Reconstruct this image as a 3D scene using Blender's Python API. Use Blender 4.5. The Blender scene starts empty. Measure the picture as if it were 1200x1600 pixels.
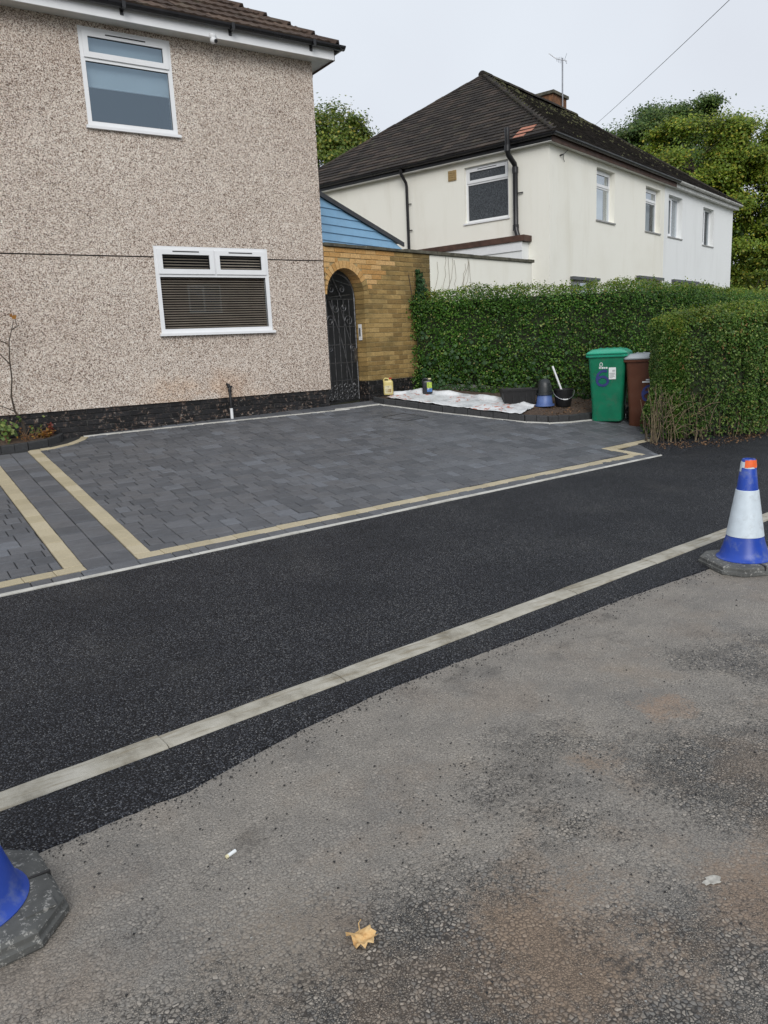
import bpy, bmesh, math, random
import numpy as np
from math import sin, cos, tan, radians, pi, sqrt, atan2, hypot
from mathutils import Matrix, Vector, noise as mnoise
random.seed(7)
rng = np.random.default_rng(7)
SC = bpy.context.scene
COL = SC.collection

# ------------------------------------------------------------------ camera
cam_d = bpy.data.cameras.new('camera')
cam = bpy.data.objects.new('camera', cam_d)
COL.objects.link(cam)
cam_d.sensor_fit = 'VERTICAL'
cam_d.sensor_height = 36.0
cam_d.lens = 36.0 * 1205.9 / 1600.0
cam_d.clip_start = 0.05
cam_d.clip_end = 3000.0
HEAD, PITCH, ROLL = radians(56.449), radians(11.992), radians(-2.795)
cam.matrix_world = (Matrix.Translation((0, 0, 1.6)) @ Matrix.Rotation(HEAD - pi / 2, 4, 'Z')
                    @ Matrix.Rotation(pi / 2 - PITCH, 4, 'X') @ Matrix.Rotation(ROLL, 4, 'Z'))
SC.camera = cam

# ------------------------------------------------------------------ overcast sky and soft sun
SUN_TO = Vector((-0.50, -0.80, 0.56)).normalized()
SUN_EL = math.asin(SUN_TO.z)
world = bpy.data.worlds.new('World')
SC.world = world
world.use_nodes = True
wn = world.node_tree
wn.nodes.clear()
w_out = wn.nodes.new('ShaderNodeOutputWorld')
w_bg = wn.nodes.new('ShaderNodeBackground')
w_sky = wn.nodes.new('ShaderNodeTexSky')
w_sky.sky_type = 'NISHITA'
w_sky.sun_disc = False
w_sky.sun_elevation = SUN_EL
w_sky.sun_rotation = atan2(SUN_TO.x, SUN_TO.y)
w_mix = wn.nodes.new('ShaderNodeMix')
w_mix.data_type = 'RGBA'
w_mix.inputs[0].default_value = 0.96
w_tc = wn.nodes.new('ShaderNodeTexCoord')
w_no = wn.nodes.new('ShaderNodeTexNoise')
w_no.inputs['Scale'].default_value = 1.6
w_no.inputs['Detail'].default_value = 4.0
w_rp = wn.nodes.new('ShaderNodeValToRGB')
w_rp.color_ramp.elements[0].position = 0.32
w_rp.color_ramp.elements[0].color = (0.705, 0.735, 0.80, 1)
w_rp.color_ramp.elements[1].position = 0.68
w_rp.color_ramp.elements[1].color = (0.82, 0.875, 0.945, 1)
w_sc = wn.nodes.new('ShaderNodeVectorMath')
w_sc.operation = 'SCALE'
w_sc.inputs['Scale'].default_value = 7.9
wn.links.new(w_tc.outputs['Generated'], w_no.inputs['Vector'])
wn.links.new(w_no.outputs['Fac'], w_rp.inputs['Fac'])
wn.links.new(w_rp.outputs['Color'], w_sc.inputs[0])
wn.links.new(w_sky.outputs['Color'], w_mix.inputs[6])
wn.links.new(w_sc.outputs['Vector'], w_mix.inputs[7])
wn.links.new(w_mix.outputs[2], w_bg.inputs['Color'])
w_bg.inputs['Strength'].default_value = 0.1
wn.links.new(w_bg.outputs['Background'], w_out.inputs['Surface'])

sun_d = bpy.data.lights.new('sun', 'SUN')
sun_d.energy = 1.5
sun_d.angle = radians(32)
sun_d.color = (1.0, 0.975, 0.94)
sun = bpy.data.objects.new('sun', sun_d)
COL.objects.link(sun)
sun.rotation_euler = (-SUN_TO).to_track_quat('-Z', 'Y').to_euler()

SC.view_settings.view_transform = 'Standard'
SC.view_settings.look = 'None'
SC.view_settings.exposure = 0.36
SC.view_settings.gamma = 1.0
SC.view_settings.use_curve_mapping = False

# ------------------------------------------------------------------ object helpers
WM = {}


def tag(o, label=None, cat=None, group=None, kind=None):
    if label: o['label'] = label
    if cat: o['category'] = cat
    if group: o['group'] = group
    if kind: o['kind'] = kind
    return o


def thing(name, label, cat, loc=(0, 0, 0), rz=0.0, group=None):
    o = bpy.data.objects.new(name, None)
    COL.objects.link(o)
    o.empty_display_size = 0.2
    M = Matrix.Translation(loc) @ Matrix.Rotation(rz, 4, 'Z')
    o.matrix_world = M
    WM[o.name] = M
    return tag(o, label, cat, group)


def link_mesh(name, me, mat, parent=None):
    """me holds world coordinates; they are moved into the parent's frame"""
    o = bpy.data.objects.new(name, me)
    COL.objects.link(o)
    if mat is not None:
        me.materials.clear()
        for m in (mat if isinstance(mat, (list, tuple)) else [mat]):
            me.materials.append(m)
    if parent is not None:
        M = WM[parent.name]
        me.transform(M.inverted())
        o.parent = parent
        WM[o.name] = M
    else:
        WM[o.name] = Matrix.Identity(4)
    return o


def inst(name, me, M, parent):
    """me is shared and in its own frame; M is its place in the world"""
    o = bpy.data.objects.new(name, me)
    COL.objects.link(o)
    o.parent = parent
    o.matrix_basis = WM[parent.name].inverted() @ M
    WM[o.name] = M
    return o


class Fr:
    """a wall frame: u along, w outwards, z up"""
    def __init__(s, O, du, dn):
        s.O = Vector((O[0], O[1], 0)); s.du = Vector((du[0], du[1], 0)); s.dn = Vector((dn[0], dn[1], 0))

    def P(s, u, w, z):
        return s.O + s.du * u + s.dn * w + Vector((0, 0, z))

    def M(s, u, w, z):
        p = s.P(u, w, z)
        m = Matrix(((s.du.x, -s.dn.x, 0, p.x), (s.du.y, -s.dn.y, 0, p.y), (0, 0, 1, p.z), (0, 0, 0, 1)))
        return m


WORLD = Fr((0, 0), (1, 0), (0, 1))


class MB:
    def __init__(s):
        s.v = []; s.f = []; s.mi = []

    def add(s, vs, fs, mi=0):
        b = len(s.v)
        s.v += [tuple(p) for p in vs]
        s.f += [tuple(b + i for i in f) for f in fs]
        s.mi += [mi] * len(fs)
        return s

    def box(s, u0, u1, w0, w1, z0, z1, fr=WORLD, mi=0):
        c = [fr.P(u, w, z) for z in (z0, z1) for w in (w0, w1) for u in (u0, u1)]
        return s.add(c, [(0, 1, 3, 2), (4, 6, 7, 5), (0, 4, 5, 1), (2, 3, 7, 6), (0, 2, 6, 4), (1, 5, 7, 3)], mi)

    def prism(s, poly, h0, h1, fn, mi=0):
        """poly of (a,b); fn(a,b,h) -> point"""
        n = len(poly)
        vs = [fn(a, b, h0) for a, b in poly] + [fn(a, b, h1) for a, b in poly]
        fs = [tuple(range(n)), tuple(range(n, 2 * n))] + [(i, (i + 1) % n, n + (i + 1) % n, n + i) for i in range(n)]
        return s.add(vs, fs, mi)

    def quad(s, a, b, c, d, mi=0):
        return s.add([a, b, c, d], [(0, 1, 2, 3)], mi)

    def tube(s, pts, r, n=8, mi=0, cap=True, closed=False):
        pts = [Vector(p) for p in pts]
        m = len(pts)
        rs = r if isinstance(r, (list, tuple)) else [r] * m
        vs = []
        up = None
        for i, p in enumerate(pts):
            if closed:
                t = pts[(i + 1) % m] - pts[i - 1]
            else:
                t = pts[min(i + 1, m - 1)] - pts[max(i - 1, 0)]
            t.normalize()
            if up is None:
                up = Vector((0, 0, 1)) if abs(t.z) < 0.9 else Vector((1, 0, 0))
            a = (up - t * up.dot(t))
            if a.length < 1e-5:
                a = t.orthogonal()
            a.normalize()
            up = a
            b = t.cross(a)
            for k in range(n):
                q = 2 * pi * k / n
                vs.append(p + (a * cos(q) + b * sin(q)) * rs[i])
        fs = []
        for i in range(m if closed else m - 1):
            j = (i + 1) % m
            for k in range(n):
                l = (k + 1) % n
                fs.append((i * n + k, i * n + l, j * n + l, j * n + k))
        if cap and not closed:
            fs += [tuple(range(n)), tuple((m - 1) * n + k for k in range(n))]
        return s.add(vs, fs, mi)

    def lathe(s, prof, c=(0, 0, 0), n=24, mi=0, sq=None):
        c = Vector(c)
        vs = []
        for r, z in prof:
            for k in range(n):
                q = 2 * pi * k / n
                vs.append(c + Vector((r * cos(q), r * sin(q), z)))
        fs = []
        for i in range(len(prof) - 1):
            for k in range(n):
                l = (k + 1) % n
                fs.append((i * n + k, i * n + l, (i + 1) * n + l, (i + 1) * n + k))
        fs += [tuple(range(n)), tuple((len(prof) - 1) * n + k for k in range(n))]
        return s.add(vs, fs, mi)

    def mesh(s, name, recalc=True, smooth=False):
        me = bpy.data.meshes.new(name)
        me.from_pydata([tuple(p) for p in s.v], [], s.f)
        if any(s.mi):
            me.polygons.foreach_set('material_index', s.mi)
        if recalc:
            bm = bmesh.new(); bm.from_mesh(me)
            bmesh.ops.recalc_face_normals(bm, faces=bm.faces)
            bm.to_mesh(me); bm.free()
        if smooth:
            me.polygons.foreach_set('use_smooth', [True] * len(me.polygons))
            if smooth is not True:
                me.set_sharp_from_angle(angle=radians(smooth))
        me.update()
        return me

    def build(s, name, mat, parent=None, smooth=False, recalc=True):
        return link_mesh(name, s.mesh(name, recalc, smooth), mat, parent)


# ------------------------------------------------------------------ material helpers
class G:
    def __init__(s, name):
        s.m = bpy.data.materials.new(name)
        s.m.use_nodes = True
        s.nt = s.m.node_tree
        s.b = s.nt.nodes['Principled BSDF']
        s.out = s.nt.nodes['Material Output']

    def put(s, sock, v):
        if hasattr(v, 'links'):
            s.nt.links.new(v, sock)
        elif v is not None:
            if hasattr(sock.default_value, '__len__') and not hasattr(v, '__len__'):
                sock.default_value = [v] * len(sock.default_value)
            elif hasattr(sock.default_value, '__len__') and len(sock.default_value) == 4 and len(v) == 3:
                sock.default_value = tuple(v) + (1,)
            else:
                sock.default_value = v

    def n(s, t, out=0, props=None, **inp):
        nd = s.nt.nodes.new(t)
        for k, v in (props or {}).items():
            setattr(nd, k, v)
        for k, v in inp.items():
            k = k.replace('_', ' ')
            s.put(nd.inputs[int(k[1:])] if k[0] == 'i' and k[1:].isdigit() else nd.inputs[k], v)
        return nd.outputs[out]

    def pos(s):
        return s.n('ShaderNodeNewGeometry', 'Position')

    def island(s):
        a = s.n('ShaderNodeNewGeometry', 'Random Per Island')
        b = s.n('ShaderNodeObjectInfo', 'Random')
        return s.math('FRACT', s.math('ADD', a, b))

    def noise(s, sc, det=4, vec=None, rough=0.5, out='Fac'):
        return s.n('ShaderNodeTexNoise', out, Scale=sc, Detail=det, Roughness=rough, Vector=vec if vec is not None else s.pos())

    def voro(s, sc, feat='F1', out='Distance', vec=None, rnd=1.0):
        return s.n('ShaderNodeTexVoronoi', out, {'feature': feat}, Scale=sc, Vector=vec if vec is not None else s.pos(), Randomness=rnd)

    def map(s, scale=(1, 1, 1), rot=(0, 0, 0), loc=(0, 0, 0), vec=None):
        return s.n('ShaderNodeMapping', 0, Vector=vec if vec is not None else s.pos(), Scale=scale, Rotation=rot, Location=loc)

    def ramp(s, fac, stops, interp='LINEAR'):
        nd = s.nt.nodes.new('ShaderNodeValToRGB')
        cr = nd.color_ramp
        cr.interpolation = interp
        while len(cr.elements) < len(stops):
            cr.elements.new(0.5)
        for e, (p, c) in zip(cr.elements, stops):
            e.position = p
            e.color = (c, c, c, 1) if not hasattr(c, '__len__') else tuple(c) + (1,)
        s.put(nd.inputs[0], fac)
        return nd.outputs[0]

    def mix(s, fac, a, b, mode='MIX'):
        nd = s.nt.nodes.new('ShaderNodeMix')
        nd.data_type = 'RGBA'
        nd.blend_type = mode
        s.put(nd.inputs[0], fac); s.put(nd.inputs[6], a); s.put(nd.inputs[7], b)
        return nd.outputs[2]

    def math(s, op, a, b=None, clamp=False):
        nd = s.nt.nodes.new('ShaderNodeMath')
        nd.operation = op
        nd.use_clamp = clamp
        s.put(nd.inputs[0], a)
        if b is not None: s.put(nd.inputs[1], b)
        return nd.outputs[0]

    def xyz(s, vec=None):
        nd = s.nt.nodes.new('ShaderNodeSeparateXYZ')
        s.put(nd.inputs[0], vec if vec is not None else s.pos())
        return nd.outputs

    def bump(s, h, strength=0.5, dist=0.01, normal=None):
        return s.n('ShaderNodeBump', 0, Strength=strength, Distance=dist, Height=h, Normal=normal)

    def fin(s, col=None, rough=None, nrm=None, spec=None, metal=None):
        s.put(s.b.inputs['Base Color'], col)
        s.put(s.b.inputs['Roughness'], rough)
        s.put(s.b.inputs['Normal'], nrm)
        if spec is not None: s.put(s.b.inputs['Specular IOR Level'], spec)
        if metal is not None: s.put(s.b.inputs['Metallic'], metal)
        return s.m


def simple(name, c, rough=0.5, var=0.12, nscale=14.0, bump=0.0, spec=None, metal=None, dirt=None):
    g = G(name)
    nf = g.noise(nscale, 5)
    lo = tuple(x * (1 - var) for x in c); hi = tuple(min(1, x * (1 + var)) for x in c)
    col = g.ramp(nf, [(0.3, lo), (0.7, hi)])
    if dirt:
        dm = g.ramp(g.noise(dirt[1], 6, rough=0.65), [(0.52, 0.0), (0.72, dirt[2])])
        col = g.mix(dm, col, dirt[0])
    r = g.ramp(g.noise(nscale * 0.7, 3), [(0.3, max(0, rough - 0.08)), (0.7, min(1, rough + 0.08))])
    nr = g.bump(g.noise(nscale * 6, 4), bump, 0.004) if bump else None
    return g.fin(col, r, nr, spec, metal)


M = {}


def build_materials():
    # pebbledash render
    g = G('pebbledash')
    v = g.pos()
    vd = g.n('ShaderNodeVectorMath', 0, {'operation': 'ADD'}, i0=v, i1=g.n('ShaderNodeVectorMath', 0, {'operation': 'SCALE'}, i0=g.noise(90, 2, out='Color'), Scale=0.008))
    c1 = g.n('ShaderNodeSeparateColor', 0, Color=g.voro(118, 'F1', 'Color', vd))
    c2 = g.n('ShaderNodeSeparateColor', 1, Color=g.voro(70, 'F1', 'Color', vd))
    r = g.math('ADD', g.math('MULTIPLY', c1, 0.80), g.math('MULTIPLY', c2, 0.20))
    big = g.noise(0.9, 5, rough=0.6)
    r = g.math('ADD', r, g.math('MULTIPLY', g.math('SUBTRACT', big, 0.5), 0.22))
    col = g.ramp(r, [(0.10, (0.070, 0.047, 0.037)), (0.22, (0.185, 0.130, 0.102)), (0.34, (0.385, 0.305, 0.252)), (0.50, (0.56, 0.468, 0.408)), (0.68, (0.65, 0.568, 0.512)), (0.9, (0.79, 0.735, 0.685))])
    x, y, z = g.xyz()
    low = g.ramp(z, [(0.0, 1.0), (1.0, 1.0)])
    zz = g.n('ShaderNodeMapRange', 0, i0=z, i1=1.0, i2=1.55, i3=1.0, i4=0.0)
    xx = g.math('MULTIPLY', g.n('ShaderNodeMapRange', 0, i0=x, i1=3.0, i2=3.8, i3=0.0, i4=1.0), g.n('ShaderNodeMapRange', 0, i0=x, i1=4.0, i2=5.2, i3=1.0, i4=0.0))
    rust = g.math('MULTIPLY', g.math('MULTIPLY', zz, xx), g.ramp(g.noise(2.6, 5), [(0.38, 0.0), (0.62, 0.75)]))
    col = g.mix(rust, col, g.mix(1.0, col, (0.95, 0.62, 0.33), 'MULTIPLY'))
    col = g.mix(g.ramp(g.noise(0.55, 4), [(0.45, 0.0), (0.7, 0.35)]), col, g.mix(1.0, col, (0.80, 0.74, 0.72), 'MULTIPLY'))
    col = g.mix(1.0, col, (1.13, 1.14, 1.11), 'MULTIPLY')
    h = g.voro(118, 'F1', 'Distance', vd)
    M['dash'] = g.fin(col, 0.9, g.bump(h, 0.7, 0.010), 0.2)

    # old road
    g = G('road_asphalt')
    v = g.pos()
    x, y, z = g.xyz()
    vd = g.n('ShaderNodeVectorMath', 0, {'operation': 'ADD'}, i0=v, i1=g.n('ShaderNodeVectorMath', 0, {'operation': 'SCALE'}, i0=g.noise(45, 2, out='Color'), Scale=0.014))
    sel = g.ramp(g.noise(9, 4, rough=0.65), [(0.47, 0.0), (0.53, 1.0)])
    cell = g.mix(sel, g.n('ShaderNodeSeparateColor', 0, Color=g.voro(78, 'F1', 'Color', vd)), g.n('ShaderNodeSeparateColor', 0, Color=g.voro(150, 'F1', 'Color', vd)))
    dist = g.mix(sel, g.voro(78, 'F1', 'Distance', vd), g.voro(150, 'F1', 'Distance', vd))
    fine = g.noise(260, 3)
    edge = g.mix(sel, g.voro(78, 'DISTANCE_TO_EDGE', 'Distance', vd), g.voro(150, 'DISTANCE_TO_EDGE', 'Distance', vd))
    stone = g.ramp(cell, [(0.0, (0.105, 0.105, 0.105)), (0.35, (0.165, 0.160, 0.150)), (0.6, (0.205, 0.190, 0.170)), (0.82, (0.250, 0.228, 0.198)), (0.97, (0.37, 0.34, 0.30))])
    stone = g.mix(1.0, stone, g.ramp(fine, [(0.3, 0.8), (0.7, 1.2)]), 'MULTIPLY')
    binder_and_shade = g.ramp(fine, [(0.3, (0.028, 0.027, 0.026)), (0.7, (0.065, 0.060, 0.054))])
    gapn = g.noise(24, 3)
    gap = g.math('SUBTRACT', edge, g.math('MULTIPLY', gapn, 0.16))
    base = g.mix(g.ramp(gap, [(0.0, 1.0), (0.10, 0.0)]), stone, binder_and_shade)  # dark binder between stones, its colour also standing in for crevice shade
    # silt film: strongest close to the new tarmac, patchy elsewhere
    kd = g.n('ShaderNodeMapRange', 0, i0=g.math('SUBTRACT', y, g.math('MULTIPLY', x, 0.10)), i1=1.25, i2=2.35, i3=0.0, i4=0.75)
    fm = g.math('ADD', g.ramp(g.noise(1.15, 6, rough=0.62), [(0.36, 0.0), (0.62, 0.80)]), kd, True)
    grit = g.ramp(g.noise(120, 3), [(0.35, 0.55), (0.65, 1.0)])
    spk = g.math('MULTIPLY', g.math('SUBTRACT', g.noise(55, 4, rough=0.7), 0.5), 1.5)
    film = g.math('MULTIPLY', g.ramp(g.math('ADD', fm, spk), [(0.30, 0.0), (0.72, 0.88)]), grit)
    silt = g.ramp(g.noise(3.2, 5), [(0.30, (0.225, 0.213, 0.197)), (0.62, (0.310, 0.287, 0.256)), (0.78, (0.295, 0.260, 0.215))])
    col = g.mix(film, base, silt)
    mud = g.math('MULTIPLY', g.ramp(g.math('ADD', g.noise(1.9, 7, g.map(loc=(3.1, 7.7, 0)), 0.65), g.math('MULTIPLY', spk, 0.12)), [(0.50, 0.0), (0.62, 0.7)]), g.n('ShaderNodeMapRange', 0, i0=y, i1=0.6, i2=2.6, i3=1.0, i4=0.25))
    col = g.mix(g.math('MULTIPLY', mud, grit), col, (0.235, 0.170, 0.118))
    oil = g.ramp(g.math('ADD', g.noise(2.3, 7, g.map(loc=(9.3, 2.2, 0)), 0.7), g.math('MULTIPLY', spk, 0.14)), [(0.57, 0.0), (0.70, 0.65)])
    col = g.mix(oil, col, g.mix(1.0, col, (0.36, 0.36, 0.37), 'MULTIPLY'))
    warp = g.n('ShaderNodeVectorMath', 0, {'operation': 'ADD'}, i0=v, i1=g.n('ShaderNodeVectorMath', 0, {'operation': 'SCALE'}, i0=g.noise(2.6, 5, out='Color', rough=0.65), Scale=0.55))

    def blob(cx, cy, r0, r1, amt):
        d = g.n('ShaderNodeVectorMath', 'Value', {'operation': 'DISTANCE'}, i0=warp, i1=(cx + 0.275, cy + 0.275, 0.275))
        return g.n('ShaderNodeMapRange', 0, i0=d, i1=r0, i2=r1, i3=amt, i4=0.0)
    for (cx, cy, r0, r1, amt, c_) in ((1.30, 1.25, 0.05, 0.50, 0.95, (0.245, 0.178, 0.125)), (2.70, 1.95, 0.03, 0.17, 1.0, (0.27, 0.20, 0.15)), (2.0, 0.95, 0.1, 0.40, 0.75, (0.235, 0.172, 0.125)), (2.15, 1.85, 0.02, 0.20, 0.8, (0.25, 0.19, 0.142)), (0.75, 1.75, 0.1, 0.5, 0.6, (0.22, 0.185, 0.148))):
        col = g.mix(g.ramp(g.math('ADD', blob(cx, cy, r0, r1, amt), spk), [(0.32, 0.0), (0.85, 0.80)]), col, c_)
    for (cx, cy, r0, r1, amt) in ((1.72, 1.88, 0.04, 0.32, 0.48), (2.15, 1.55, 0.1, 0.45, 0.34), (1.42, 1.10, 0.02, 0.14, 0.6), (3.4, 2.0, 0.1, 0.6, 0.36)):
        col = g.mix(g.ramp(g.math('SUBTRACT', blob(cx, cy, r0, r1, amt), spk), [(0.30, 0.0), (0.80, 0.80)]), col, (0.035, 0.034, 0.034))
    col = g.mix(g.math('MULTIPLY', g.ramp(gap, [(-0.0, 1.0), (0.07, 0.0)]), g.math('SUBTRACT', 0.54, g.math('MULTIPLY', film, 0.46))), col, (0.028, 0.026, 0.024))  # crevice shade painted into the colour again, over the silt
    col = g.mix(1.0, col, (1.10, 1.085, 1.06), 'MULTIPLY')
    bst = g.math('SUBTRACT', 1.0, g.math('MULTIPLY', film, 0.6))
    hgt = g.math('ADD', g.math('MULTIPLY', g.math('MULTIPLY', dist, -1.0), bst), g.math('MULTIPLY', fine, 0.25))
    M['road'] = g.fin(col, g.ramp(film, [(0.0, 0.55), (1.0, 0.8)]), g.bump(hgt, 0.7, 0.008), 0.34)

    # new tarmac
    g = G('new_tarmac')
    v = g.pos()
    vd = g.n('ShaderNodeVectorMath', 0, {'operation': 'ADD'}, i0=v, i1=g.n('ShaderNodeVectorMath', 0, {'operation': 'SCALE'}, i0=g.noise(80, 2, out='Color'), Scale=0.010))
    cell = g.n('ShaderNodeSeparateColor', 0, Color=g.voro(122, 'F1', 'Color', vd))
    dist = g.voro(122, 'F1', 'Distance', vd)
    big = g.noise(1.3, 5, rough=0.6)
    cc = g.math('ADD', cell, g.math('MULTIPLY', g.math('SUBTRACT', big, 0.48), 0.75))
    stone = g.ramp(cc, [(0.0, (0.016, 0.018, 0.023)), (0.35, (0.036, 0.039, 0.048)), (0.62, (0.068, 0.073, 0.086)), (0.86, (0.115, 0.121, 0.136)), (1.0, (0.20, 0.20, 0.20))])
    col = g.mix(g.ramp(dist, [(0.34, 0.0), (0.56, 1.0)]), stone, (0.004, 0.004, 0.006))
    dust = g.ramp(g.noise(1.1, 6, g.map(loc=(4, 1, 0)), 0.65), [(0.55, 0.0), (0.80, 0.14)])
    col = g.mix(dust, col, (0.15, 0.145, 0.13))
    M['tarmac'] = g.fin(col, g.ramp(cell, [(0, 0.55), (1, 0.8)]), g.bump(g.math('MULTIPLY', dist, -1.0), 1.0, 0.009), 0.27)

    # block paving
    g = G('charcoal_paver')
    rd = g.island()
    tone = g.ramp(rd, [(0.0, (0.072, 0.076, 0.084)), (0.4, (0.088, 0.092, 0.101)), (0.7, (0.100, 0.102, 0.109)), (0.92, (0.108, 0.114, 0.126)), (1.0, (0.126, 0.135, 0.152))])
    sp = g.ramp(g.noise(220, 3), [(0.32, 0.72), (0.7, 1.25)])
    st = g.ramp(g.noise(9, 5, g.map(scale=(1, 2.2, 1)), 0.6), [(0.3, 0.88), (0.7, 1.14)])
    col = g.mix(1.0, g.mix(1.0, tone, sp, 'MULTIPLY'), st, 'MULTIPLY')
    pale = g.ramp(g.noise(0.85, 5, rough=0.6), [(0.50, 0.0), (0.75, 0.35)])
    col = g.mix(pale, col, (0.165, 0.175, 0.195))
    col = g.mix(1.0, col, (1.13, 1.13, 1.12), 'MULTIPLY')
    M['paver'] = g.fin(col, g.ramp(g.noise(3, 4), [(0.3, 0.50), (0.7, 0.70)]), g.bump(g.noise(160, 4), 0.35, 0.003), 0.28)

    g = G('cream_block')
    rd = g.island()
    tone = g.ramp(rd, [(0.0, (0.41, 0.355, 0.235)), (0.5, (0.46, 0.40, 0.275)), (1.0, (0.50, 0.44, 0.315))])
    col = g.mix(1.0, tone, g.ramp(g.noise(150, 4), [(0.3, 0.80), (0.7, 1.10)]), 'MULTIPLY')
    col = g.mix(g.ramp(g.noise(4, 5), [(0.5, 0.0), (0.8, 0.35)]), col, (0.24, 0.21, 0.16))
    M['cream'] = g.fin(col, 0.75, g.bump(g.noise(150, 4), 0.3, 0.003), 0.3)

    g = G('pale_concrete')
    col = g.ramp(g.noise(6, 6, rough=0.65), [(0.25, (0.33, 0.32, 0.285)), (0.55, (0.54, 0.53, 0.49)), (0.8, (0.66, 0.65, 0.615))])
    M['strip'] = g.fin(col, 0.8, g.bump(g.noise(90, 5), 0.3, 0.004), 0.3)

    g = G('worn_kerb')
    base = g.ramp(g.noise(5, 7, rough=0.65), [(0.28, (0.175, 0.155, 0.118)), (0.46, (0.35, 0.33, 0.275)), (0.72, (0.50, 0.48, 0.42))])
    streak = g.ramp(g.noise(14, 5, g.map(scale=(0.35, 3, 1))), [(0.52, 0.0), (0.66, 0.55)])
    col = g.mix(streak, base, (0.20, 0.165, 0.105))
    tar = g.ramp(g.noise(38, 5, rough=0.7), [(0.66, 0.0), (0.72, 0.9)])
    col = g.mix(tar, col, (0.02, 0.02, 0.022))
    M['kerb'] = g.fin(col, 0.8, g.bump(g.noise(60, 6, rough=0.6), 0.5, 0.006), 0.3)

    M['sand'] = simple('jointing_sand', (0.022, 0.022, 0.022), 0.95, 0.3, 60)
    M['soil'] = simple('bare_soil', (0.075, 0.050, 0.034), 0.95, 0.5, 30, 0.9)
    M['garden'] = simple('garden_ground', (0.07, 0.075, 0.04), 0.95, 0.4, 3, 0.6)
    M['edge_dark'] = simple('charcoal_edging', (0.035, 0.036, 0.038), 0.7, 0.25, 40, 0.3)
    M['splash'] = simple('dried_splash', (0.40, 0.385, 0.345), 0.9, 0.35, 60, 0.3)

    # painted plinth bricks
    g = G('black_painted_brick')
    chip = g.math('MULTIPLY', g.ramp(g.noise(22, 7, rough=0.75), [(0.54, 0.0), (0.60, 1.0)]), g.ramp(g.noise(2.2, 3), [(0.42, 0.1), (0.58, 1.0)]))
    under = g.ramp(g.noise(30, 3), [(0.35, (0.22, 0.19, 0.16)), (0.5, (0.14, 0.07, 0.04)), (0.65, (0.30, 0.28, 0.25))])
    pb = g.ramp(g.island(), [(0, (0.010, 0.010, 0.011)), (1, (0.022, 0.022, 0.024))])
    M['plinth'] = g.fin(g.mix(chip, pb, under), g.ramp(chip, [(0, 0.34), (1, 0.8)]), g.bump(g.noise(70, 5), 0.5, 0.004), 0.5)
    M['plinth_joint'] = simple('painted_joint', (0.015, 0.015, 0.015), 0.6, 0.5, 12, 0.3, dirt=((0.16, 0.155, 0.14), 9, 0.5))

    for key, name, c0, c1, c2 in (('brick', 'clean_orange_brick', (0.47, 0.255, 0.085), (0.56, 0.335, 0.130), (0.62, 0.40, 0.18)),
                                  ('brick_old', 'weathered_yellow_brick', (0.215, 0.138, 0.052), (0.335, 0.220, 0.080), (0.43, 0.295, 0.120))):
        g = G(name)
        tone = g.ramp(g.island(), [(0, c0), (0.5, c1), (1, c2)])
        col = g.mix(1.0, tone, g.ramp(g.noise(45, 5, rough=0.6), [(0.3, 0.72), (0.7, 1.2)]), 'MULTIPLY')
        if key == 'brick_old':
            moss = g.ramp(g.noise(2.2, 6, g.map(scale=(1, 1, 1.6)), 0.65), [(0.46, 0.0), (0.66, 0.65)])
            col = g.mix(moss, col, (0.115, 0.090, 0.036))
            x, y, z = g.xyz()
            wet = g.math('MULTIPLY', g.n('ShaderNodeMapRange', 0, i0=x, i1=7.8, i2=8.5, i3=0.0, i4=0.7), g.ramp(g.noise(3, 4), [(0.3, 0.6), (0.7, 1.0)]))
            col = g.mix(wet, col, (0.075, 0.062, 0.028))
        M[key] = g.fin(col, 0.85, g.bump(g.noise(110, 5), 0.5, 0.004), 0.3)
    M['mortar'] = simple('dark_mortar', (0.13, 0.105, 0.055), 0.95, 0.4, 8, 0.4)
    M['mortar_pale'] = simple('pale_mortar', (0.34, 0.265, 0.135), 0.95, 0.35, 5, 0.4)
    M['coping'] = simple('mossy_coping_stone', (0.085, 0.080, 0.058), 0.9, 0.4, 7, 0.6, dirt=((0.20, 0.19, 0.15), 14, 0.6))

    # rendered walls of the neighbour
    for key, name, c, d in (('cream_render', 'cream_painted_render', (0.86, 0.845, 0.765), (0.68, 0.645, 0.54)), ('white_render', 'white_painted_render', (0.80, 0.815, 0.81), (0.66, 0.67, 0.66))):
        g = G(name)
        st = g.ramp(g.noise(1.6, 6, g.map(scale=(1.2, 1.2, 0.22)), 0.62), [(0.52, 0.0), (0.80, 0.55)])
        bl = g.ramp(g.noise(0.7, 6, rough=0.6), [(0.50, 0.0), (0.80, 0.35)])
        col = g.mix(bl, g.mix(st, c, d), d)
        M[key] = g.fin(col, 0.8, g.bump(g.noise(60, 5), 0.25, 0.004), 0.3)

    # roof tiles
    for key, name, cs in (('tile', 'brown_roof_tile', ((0.050, 0.034, 0.026), (0.082, 0.056, 0.042), (0.115, 0.078, 0.056))), ('tile_far', 'dark_roof_tile', ((0.026, 0.022, 0.020), (0.043, 0.036, 0.031), (0.070, 0.053, 0.043)))):
        g = G(name)
        col = g.ramp(g.island(), [(0, cs[0]), (0.6, cs[1]), (1, cs[2])])
        col = g.mix(1.0, col, g.ramp(g.noise(22, 5, rough=0.65), [(0.3, 0.65), (0.7, 1.3)]), 'MULTIPLY')
        li = g.ramp(g.noise(3.1, 6, rough=0.7), [(0.56, 0.0), (0.7, 0.6)])
        col = g.mix(li, col, (0.11, 0.105, 0.075) if key == 'tile' else (0.075, 0.075, 0.045))
        M[key] = g.fin(col, 0.9, g.bump(g.noise(60, 5), 0.5, 0.006), 0.25)
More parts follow.
